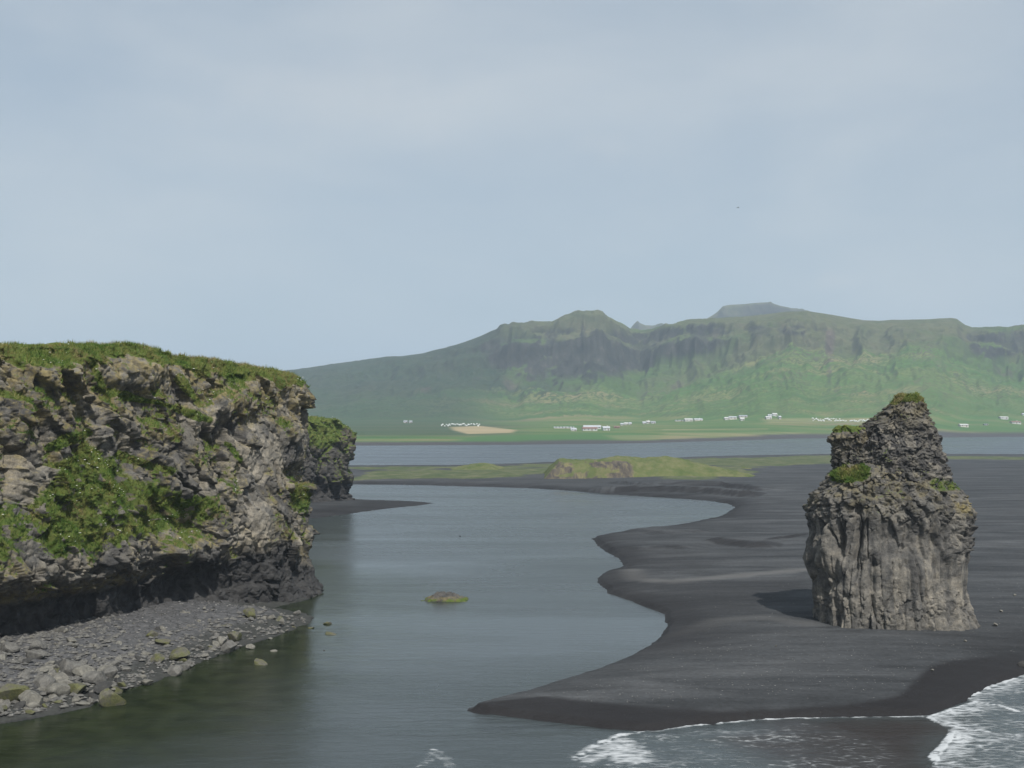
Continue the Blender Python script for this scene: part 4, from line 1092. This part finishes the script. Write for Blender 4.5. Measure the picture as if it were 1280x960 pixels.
rock(186, 800, 20, 2, 'brownish boulder on the middle of the shingle bank')
rock(172, 829, 20, 3, 'dark rounded rock touching a mossy one on the shingle')
rock(195, 829, 20, 2, 'round olive-mossed stone next to a dark rock on the shingle')
rock(222, 825, 32, 2, 'peaked brown boulder near the middle of the shingle bank')
rock(216, 845, 24, 0, 'grey boulder at the waterline below the peaked brown one')
rock(230, 838, 18, 0, 'small pointed grey boulder at the waterline right of its neighbour')
rock(183, 858, 20, 1, 'white-flecked rock standing in the shallow water')
rock(152, 859, 14, 2, 'small yellowish rock standing in the shallow water near the green-stained one')
rock(203, 808, 22, 2, 'low brown slab behind the peaked boulder')
rock(292, 802, 24, 2, 'pale yellow mossy boulder at the edge of the shingle by the water')
rock(276, 806, 20, 1, 'light grey boulder left of the pale yellow mossy one')
rock(286, 814, 24, 0, 'low grey boulder at the waterline under the pale yellow mossy one')
rock(300, 776, 26, 2, 'bright green-yellow mossy rock near the end of the shingle bank', sq=(1.1, .9, .6))
rock(282, 785, 24, 2, 'wide green-yellow mossy slab on the shingle bank', sq=(1.1, .9, .5))
rock(312, 772, 20, 2, 'mossy rock at the far right of the mossy group on the shingle')
rock(262, 788, 22, 0, 'low grey-brown outcrop left of the mossy slabs', sq=(1.2, .9, .5))
rock(345, 779, 26, 2, 'mossy slab leaning beside an upright pale stone near the shingle tip', sq=(1.2, .9, .6))
rock(352, 781, 11, 1, 'narrow upright pale stone near the shingle tip', sq=(.6, .6, 1.5))
rock(325, 832, 28, 2, 'green weed-covered rock awash in the dark water off the shingle', sink=.35, sq=(1, .8, .7))
rock(411, 794, 22, 2, 'larger flat mossy rock poking out of the lagoon off the shingle tip', sink=.35, sq=(1.1, .7, .45))
rock(407, 781, 15, 2, 'small green rock poking out of the lagoon just behind the larger flat one', sink=.35, sq=(1, .8, .6))
rock(387, 786, 12, 2, 'tiny green rock awash closest to the shingle tip', sink=.4, sq=(1, .8, .5))
rock(406, 814, 9, 3, 'tiny dark rock awash nearest the viewer of those off the shingle tip', sink=.35, sq=(1, .8, .5))
rock(342, 815, 12, 1, 'small pale rock awash off the shingle between two green ones', sink=.3, sq=(1, .8, .6))
rock(312, 812, 14, 1, 'small pale stone at the waterline right of the mossy boulder', sink=.3)
rock(337, 799, 14, 1, 'thin pale flat stone at the waterline near the shingle tip', sq=(1.2, .7, .4))
# low rock island in the lagoon
P = at_z(552, 752, 0)
xi, yi = np.meshgrid(np.linspace(-3.6, 3.4, 150), np.linspace(-1.6, 2.2, 90))
pi_ = np.stack([xi.ravel() + 40, yi.ravel(), 0 * xi.ravel()], 1)
prof_i = np.interp(xi, [-3.4, -2.2, -1.4, -.6, .2, 1.0, 1.8, 2.4, 3.0, 3.3], [0, .1, .55, 1.1, 1.05, .95, .7, .5, .2, 0])
zi = prof_i * np.clip(1 - ((yi - .3) / 1.7) ** 2, 0, 1) ** .6 + (0.12 * fbm(pi_ / 1.0, 4, 601) + blocks(pi_, .8, 602, .12, .3, .12) * .7).reshape(xi.shape) * (prof_i > .05) - .12
pk = np.stack([xi + P[0], yi + P[1] + 1.2, zi], -1)
n1 = fbm(pi_ / .9, 3, 604).reshape(xi.shape)
me = mesh_np('rock_islet', pk.reshape(-1, 3), grid_faces(*xi.shape), {'grass': 0.5 * sstep(.45, .2, zi + .15 * n1) + .25 * (xi > .6) * (n1 > -.1), 'lichen': .5 * (zi < .5), 'dark': .9 * sstep(.16, .04, zi), 'tone': .2 + 0 * zi})
link('rock_islet', me, M_CLIFF, label='low weedy rock islet alone in the middle of the lagoon', category='rock')

# more countable stones on the shingle bank
band = P_SHELF
GL = 'loose grey stone among many on the shingle bank under the left cliff'
n = 0
while n < 285:
    px, py = random.uniform(-30, 380), random.uniform(755, 900)
    P = ground_at(px, py)
    s = float(poly_sd(np.array([[P[0]]]), np.array([[P[1]]]), P_SHELF)[0, 0])
    lim = np.interp(px, [0, 60, 130, 200, 250, 300, 390], [799, 789, 777, 762, 757, 757, 766])
    if s < 0.1 or py < lim + 3 or (n < 105 and not (px < 150 and py > 822)): continue
    heap = px < 150 and py > 822 and (n < 115 or random.random() < .5)
    mi = random.choice([0, 0, 1, 1, 1, 2, 3]) if heap or s < 3 else random.choice([0, 0, 1, 1, 3])
    wd = random.uniform(12, 26) if heap else random.choice([5, 6, 7, 8, 11, 14])
    where = 'in the rubble heap at the lower left' if heap else 'at the waterline of the left shingle' if s < 1.5 else 'high on the left shingle near the cliff foot' if py < lim + 14 else 'on the middle of the left shingle bank'
    lab = ('small ' if wd < 9 else 'middling ' if wd < 15 else 'large ') + ('grey', 'pale', 'mossy', 'dark')[mi] + ' loose stone ' + where
    rock(px, py, wd, mi, lab, sink=random.uniform(.25, .5), sq=(1, random.uniform(.7, 1), random.uniform(.6, 1)), group='loose stones on the shingle bank')
    n += 1
# pebbles
M_RUB = stone_mat('rubble_stone', (0.055, 0.054, 0.052), (0.19, 0.183, 0.165))
pts = []
while len(pts) < 4200:
    px, py = rng.uniform(-60, 385, 3000), rng.uniform(755, 902, 3000)
    lim = np.interp(px, [-60, 0, 60, 130, 200, 250, 300, 390], [808, 798, 787, 775, 758, 752, 752, 762])
    X = np.array([at_z(a, b, 1.2) for a, b in zip(px, py)])
    s = poly_sd(X[:, :1], X[:, 1:2], P_SHELF)[:, 0]
    keep = (s > 0.3) & (py > lim)
    X = X[keep]
    z = beach_height(X[:, :1].repeat(2, 1), X[:, 1:2].repeat(2, 1))[:, 0]
    X[:, 2] = z + 0.03
    pts.extend(X)
m = Mat('pebble_stone')
M_PEB = m.set(m.ramp(m.attr('tint'), [(0, (0.05, 0.05, 0.05)), (0.6, (0.12, 0.118, 0.114)), (1, (0.26, 0.255, 0.24))]), 0.8, 0.3)
pts = np.array(pts)
pq_, _ = to_px(pts[:, 0], pts[:, 1], pts[:, 2])
shore_d = poly_sd(pts[:, :1], pts[:, 1:2], P_SHELF)[:, 0]
near = np.flatnonzero((shore_d < 7) | (pq_ < 150))[:1500]
bits('rubble', pts[near] + rng.uniform(-.3, .3, (len(near), 3)) * [1, 1, 0], 0.27, M_RUB, None, 0.8)
bits('pebbles', pts, 0.10, M_PEB, None, 0.7, {'tint': rng.uniform(0, 1, len(pts)) ** 1.6})
# pale grit on the open sand
pb = []
for _ in range(2400):
    px, py = rng.uniform(600, 1290), 660 + 235 * rng.uniform(0, 1) ** 0.45
    X = at_z(px, py, 1.2)
    pb.append(X)
pb = np.array(pb)
zb = beach_height(pb[:, :1].repeat(2, 1), pb[:, 1:2].repeat(2, 1))[:, 0]
pb[:, 2] = zb + .02
pb = pb[zb > 0.8]
bits('beach_grit', pb, 0.05, M_PEB, None, 0.6, {'tint': rng.uniform(0.2, 1, len(pb))})
for px, py, w, lab in ((1245, 783, 9, 'lone grey stone on the black sand right of the sea stack'), (1252, 765, 5, 'small pale stone behind the lone grey one on the sand'),
                       (1166, 839, 5, 'small bright stone on the black sand in front of the sea stack'), (970, 808, 4, 'tiny pale stone on the sand left of the sea stack'),
                       (1207, 802, 4, 'tiny pale stone just in front of the sea stack foot at right'), (1269, 745, 5, 'small pale stone far out on the sand at the right edge')):
    rock(px, py, w, 1, lab, name='stone', cat='stone')
rock(1283, 834, 16, 3, 'dark rock at the right picture edge on the wet sand', sq=(1, .9, .9))

# ------------------------------------------------------------------ farm buildings
M_WHITE = plain('white_render', (0.52, 0.52, 0.50), 0.7, 0.08, 0.4)
M_CREAM = plain('cream_render', (0.55, 0.52, 0.47), 0.7, 0.08, 0.4)
M_RED = plain('red_roof', (0.24, 0.14, 0.11), 0.6, 0.15, 0.4)
M_GREY = plain('grey_roof', (0.34, 0.36, 0.38), 0.45, 0.12, 0.4)
M_LIGHT = plain('pale_metal_roof', (0.48, 0.50, 0.52), 0.5, 0.08, 0.4)
M_DARKW = plain('window_glass', (0.04, 0.05, 0.06), 0.2, 0.1)
M_DOOR = plain('door_wood', (0.16, 0.11, 0.08), 0.7, 0.15)
M_BALE = plain('bale_wrap', (0.7, 0.72, 0.7), 0.4, 0.06)

def box(x0, x1, y0, y1, z0, z1):
    V = [(x, y, z) for z in (z0, z1) for y in (y0, y1) for x in (x0, x1)]
    return V, [(0, 2, 3, 1), (4, 5, 7, 6), (0, 1, 5, 4), (2, 6, 7, 3), (0, 4, 6, 2), (1, 3, 7, 5)]

def building(px, py, wpx, label, wall=M_WHITE, roof=M_GREY, hw=3.2, hr=2.4, depth=9.0, rz=0.0, cat='house', name='farmhouse', chim=False):
    P = far_hit(px, py)
    w = wpx / F * P[1] * 0.82
    e = empty(name, P + np.array([0, 0, -0.2]), label, cat, 'farm buildings at the foot of the hills')
    e.rotation_euler = (0, 0, rz)
    x, y = w / 2, depth / 2
    hw, hr = hw * 0.72, hr * 0.7
    V = [(-x, -y, -1), (x, -y, -1), (x, y, -1), (-x, y, -1), (-x, -y, hw), (x, -y, hw), (x, y, hw), (-x, y, hw), (-x, 0, hw + hr), (x, 0, hw + hr)]
    Fc = [(0, 1, 5, 4), (1, 2, 6, 9, 5), (2, 3, 7, 6), (3, 0, 4, 8, 7), (0, 3, 2, 1)]
    me = bpy.data.meshes.new('wall'); me.from_pydata(V, [], Fc); link('wall', me, wall, e, local=True)
    o, t = 0.5, 0.18
    sl = hr / y
    V = []
    for xx in (-x - o, x + o):
        for (yy, zz) in ((-y - o, hw - o * sl), (0, hw + hr), (y + o, hw - o * sl)):
            V += [(xx, yy, zz + 0.05), (xx, yy, zz + 0.05 + t)]
    Fc = [(0, 6, 8, 2), (2, 8, 10, 4), (1, 3, 9, 7), (3, 5, 11, 9), (0, 1, 7, 6), (4, 10, 11, 5), (0, 2, 3, 1), (2, 4, 5, 3), (6, 7, 9, 8), (8, 9, 11, 10)]
    me = bpy.data.meshes.new('roof'); me.from_pydata(V, [], Fc); rf = link('roof', me, roof, e, local=True)
    if chim:
        V, Fc = box(x * .4 - .5, x * .4 + .5, -.5, .5, hw + hr - .6, hw + hr + 1.1)
        me = bpy.data.meshes.new('chimney'); me.from_pydata(V, [], Fc); link('chimney', me, wall, rf, local=True)
    nw = max(2, int(w / 4))
    wm = None
    for i in range(nw):
        cx = -x + (i + .5) * w / nw
        if i == nw // 2:
            V, Fc = box(cx - .6, cx + .6, -y - .06, -y + .1, 0.1, 2.2)
            me = bpy.data.meshes.new('door'); me.from_pydata(V, [], Fc); link('door', me, M_DOOR, e, local=True)
        else:
            if wm is None:
                V, Fc = box(-.55, .55, -.05, .1, 1.1, 2.3)
                wm = bpy.data.meshes.new('window'); wm.from_pydata(V, [], Fc); wm.materials.append(M_DARKW)
            q = bpy.data.objects.new('window', wm); COL.objects.link(q); q.parent = e; q.location = (cx, -y, 0)
    return e

building(507, 528.6, 5, 'tiny white farmhouse alone at the far left foot of the hills', hw=2.6)
building(513.5, 528.6, 4, 'tiny white shed right of the lone farmhouse at the far left', hw=2.2, name='farm_shed', cat='shed')
building(705, 535.4, 30, 'long low pale-roofed shed at the left of the long white farm', M_CREAM, M_LIGHT, 1.6, 1.2, 12, 0.0, 'barn', 'long_barn')
building(717, 538.6, 8, 'small pale building in front of the long low shed', hw=2.4, roof=M_LIGHT, cat='shed', name='farm_shed')
building(737, 538.3, 22, 'long white farm building with a reddish roof nearest the far shore', M_WHITE, M_RED, 3.6, 2.4, 12, 0.05, 'barn', 'long_barn')
building(740, 536.0, 26, 'white gabled barn behind the reddish roofed farm building', M_WHITE, M_LIGHT, 3.6, 2.6, 12, 0.0, 'barn', 'barn')
building(757.5, 538.0, 10, 'white house at the right end of the long farm', M_WHITE, M_LIGHT, 4.4, 2.6, 9, .1, chim=True)
building(771, 535.2, 8, 'small red-roofed shed right of the long farm', M_RED, M_RED, 2.4, 1.4, 8, 0.0, 'shed', 'farm_shed')
building(777.5, 531.8, 4, 'leftmost of three small white sheds above the long farm', hw=2.4, roof=M_LIGHT, cat='shed', name='farm_shed')
building(782.5, 531.2, 5, 'middle of three small white sheds above the long farm', hw=2.8, roof=M_WHITE, cat='shed', name='farm_shed')
building(787.5, 531.0, 3.5, 'rightmost of three small white sheds above the long farm', hw=2.6, roof=M_LIGHT, cat='shed', name='farm_shed')
building(805, 530.0, 4, 'leftmost white cottage of the middle farm row', hw=2.8, roof=M_LIGHT)
building(810, 529.5, 5, 'taller white cottage in the middle farm row', hw=3.6, roof=M_WHITE, chim=True)
building(816.5, 529.5, 6, 'low grey-roofed cottage at the right of the middle farm row', hw=2.4, roof=M_GREY)
building(849, 526.6, 12, 'low grey shed left of the big white barn', M_CREAM, M_GREY, 1.8, 1.0, 9, 0, 'shed', 'farm_shed')
building(860.5, 526.6, 11.5, 'big white barn in the middle of the farms', M_WHITE, M_WHITE, 3.8, 2.4, 12, 0, 'barn', 'barn')
building(872.5, 526.0, 12, 'cream farmhouse right of the big white barn', M_CREAM, M_LIGHT, 2.8, 2.2, 9, 0.1, chim=True)
building(908, 524.4, 6, 'white shed at the left end of the farm below the scree gully', hw=2.6, roof=M_WHITE, cat='shed', name='farm_shed')
building(915.5, 523.8, 11, 'pinkish white barn with pale roof left of a grey roofed one', M_CREAM, M_LIGHT, 3.6, 2.0, 11, 0, 'barn', 'barn')
building(928.5, 521.8, 12, 'grey-roofed long barn behind the pinkish white one', M_CREAM, M_GREY, 2.8, 2.0, 11, 0, 'barn', 'barn')
building(927.5, 525.4, 5.5, 'small white cottage in front of the grey-roofed barn', hw=2.6, roof=M_WHITE)
building(960.5, 523.4, 8, 'long white cottage at the right farm, lowest of its group', hw=2.8, roof=M_WHITE)
building(962, 521.0, 5, 'small white cottage at the right farm behind the long one', hw=2.4, roof=M_LIGHT)
building(968, 519.6, 6.5, 'white house at the right farm standing highest on the slope', hw=2.8, roof=M_WHITE)
building(974.5, 523.4, 3, 'tiny white shed at the right end of the right farm', hw=3.4, roof=M_LIGHT, cat='shed', name='farm_shed')
building(1204, 533.4, 12, 'long white barn right of the sea stack crown, closest to the water', M_CREAM, M_WHITE, 3.4, 2.0, 10, 0, 'barn', 'barn')
building(1232, 531.4, 5, 'small faint grey shed between the white barns at the right', M_GREY, M_GREY, 1.6, 1.0, 7, 0, 'shed', 'farm_shed')
building(1254, 523.4, 11.5, 'long white barn highest on the slope at the right edge', M_WHITE, M_WHITE, 3.0, 1.8, 10, 0, 'barn', 'barn')
building(1269, 529.4, 13, 'white farmhouse with a brown-red roof at the right edge', M_WHITE, M_RED, 3.4, 1.8, 10, 0, chim=True)
building(1282, 519.4, 12, 'pale house cut off by the right picture edge', M_WHITE, M_LIGHT, 3.0, 2.0, 9, 0)

# white wrapped hay bales
def bale_mesh():
    n = 14
    a = np.linspace(0, 2 * math.pi, n, endpoint=False)
    V = [(x, .75 * math.cos(t), .75 + .75 * math.sin(t)) for x in (-.65, -.55, .55, .65) for t in a]
    V = [(v[0], v[1] * (0.9 if abs(v[0]) > .6 else 1), .75 + (v[2] - .75) * (0.9 if abs(v[0]) > .6 else 1)) for v in V]
    Fc = [(r * n + i, r * n + (i + 1) % n, (r + 1) * n + (i + 1) % n, (r + 1) * n + i) for r in range(3) for i in range(n)]
    Fc += [tuple(range(n))[::-1], tuple(range(3 * n, 4 * n))]
    me = bpy.data.meshes.new('hay_bale'); me.from_pydata(V, [], Fc); me.materials.append(M_BALE)
    return me
bm_ = bale_mesh()
def bales(n, x0, x1, y0, y1, label, group):
    for i in range(n):
        px = x0 + (x1 - x0) * (i + random.uniform(.1, .9)) / n
        P = far_hit(px, random.uniform(y0, y1))
        o = bpy.data.objects.new('hay_bale', bm_); COL.objects.link(o)
        o.location = P; o.rotation_euler = (0, 0, random.uniform(0, 3)); s = random.uniform(0.9, 1.5); o.scale = (s, s, s)
        o['label'] = label; o['category'] = 'hay bale'; o['group'] = group
bales(26, 551, 600, 530.5, 533.5, 'white wrapped hay bale lying beside the tan mown field at left', 'hay bales by the tan field')
bales(34, 1015, 1058, 523.5, 527, 'white wrapped hay bale on the field left of the sea stack crown', 'hay bales left of the stack')
bales(16, 1062, 1086, 525.5, 527.5, 'white wrapped hay bale in the line nearest the sea stack crown', 'hay bales nearest the stack')

# ------------------------------------------------------------------ birds
M_BIRD = plain('dark_plumage', (0.05, 0.05, 0.055), 0.7)
def bird(name, loc, span, flying, label, rz=0.3):
    """one continuous bird: body rings, and wings grown out of its sides"""
    import bmesh
    ring = 10
    st_ = [(-.52, .01, .0), (-.44, .05, .01), (-.3, .085, .0), (-.1, .12, -.01), (.1, .125, -.01), (.26, .095, .01), (.34, .06, .04), (.42, .065, .06), (.49, .05, .06), (.53, .02, .05), (.60, .006, .045)]
    V, Fc = [], []
    for x, r, zc in st_:
        for i in range(ring):
            t = 2 * math.pi * i / ring
            wide = 1.0
            V.append((x, r * math.cos(t) * (1.7 if x < -.4 else 1.0), zc + r * math.sin(t) * (0.35 if x < -.4 else 1)))
    for k in range(len(st_) - 1):
        for i in range(ring):
            Fc.append((k * ring + i, k * ring + (i + 1) % ring, (k + 1) * ring + (i + 1) % ring, (k + 1) * ring + i))
    Fc += [tuple(range(ring))[::-1], tuple(range((len(st_) - 1) * ring, len(st_) * ring))]
    for s in (-1, 1):
        b = len(V)
        sec = [(.06, .16, -.16, .05), (.35, .20, -.10, .17), (.62, .15, -.10, .16), (.85, .02, -.14, .10), (1.0, -.12, -.16, .06)] if flying else [(.08, .22, -.2, .05), (.125, .18, -.3, .03), (.12, .08, -.42, .02), (.07, -.1, -.5, .03), (.04, -.3, -.54, .03)]
        for y, f_, r_, z_ in sec:
            V += [(f_, s * y, z_), ((f_ + r_) / 2, s * y, z_ + .025), (r_, s * y, z_), ((f_ + r_) / 2, s * y, z_ - .02)]
        for k in range(4):
            for i in range(4):
                Fc.append((b + k * 4 + i, b + k * 4 + (i + 1) % 4, b + k * 4 + 4 + (i + 1) % 4, b + k * 4 + 4 + i))
        Fc += [(b, b + 1, b + 2, b + 3), (b + 16, b + 17, b + 18, b + 19)]
    me = bpy.data.meshes.new(name); me.from_pydata(V, [], Fc)
    o = link(name, me, M_BIRD, label=label, category='bird')
    o.location = loc; o.rotation_euler = (0, 0, rz); s = span / 2; o.scale = (s, s, s)
bird('seabird', at_d(922.5, 259.5, 260), 1.1, True, 'tiny dark seabird flying high in the pale sky', 0.5)
bird('seabird', at_z(575, 670, 0.12), 1.3, False, 'tiny dark seabird floating on the lagoon', 2.4)

# ------------------------------------------------------------------ haze
V, Fc = box(-9000, 9000, -300, 9500, -4.4, 620)
me = bpy.data.meshes.new('haze'); me.from_pydata(V, [], Fc)
mh = bpy.data.materials.new('air'); mh.use_nodes = True
nt = mh.node_tree; nt.nodes.clear()
o_ = nt.nodes.new('ShaderNodeOutputMaterial'); v_ = nt.nodes.new('ShaderNodeVolumePrincipled')
v_.inputs['Color'].default_value = (0.70, 0.84, 1.0, 1); v_.inputs['Density'].default_value = 0.00014; v_.inputs['Anisotropy'].default_value = 0.0
nt.links.new(v_.outputs[0], o_.inputs['Volume'])
link('haze', me, mh, kind='stuff')
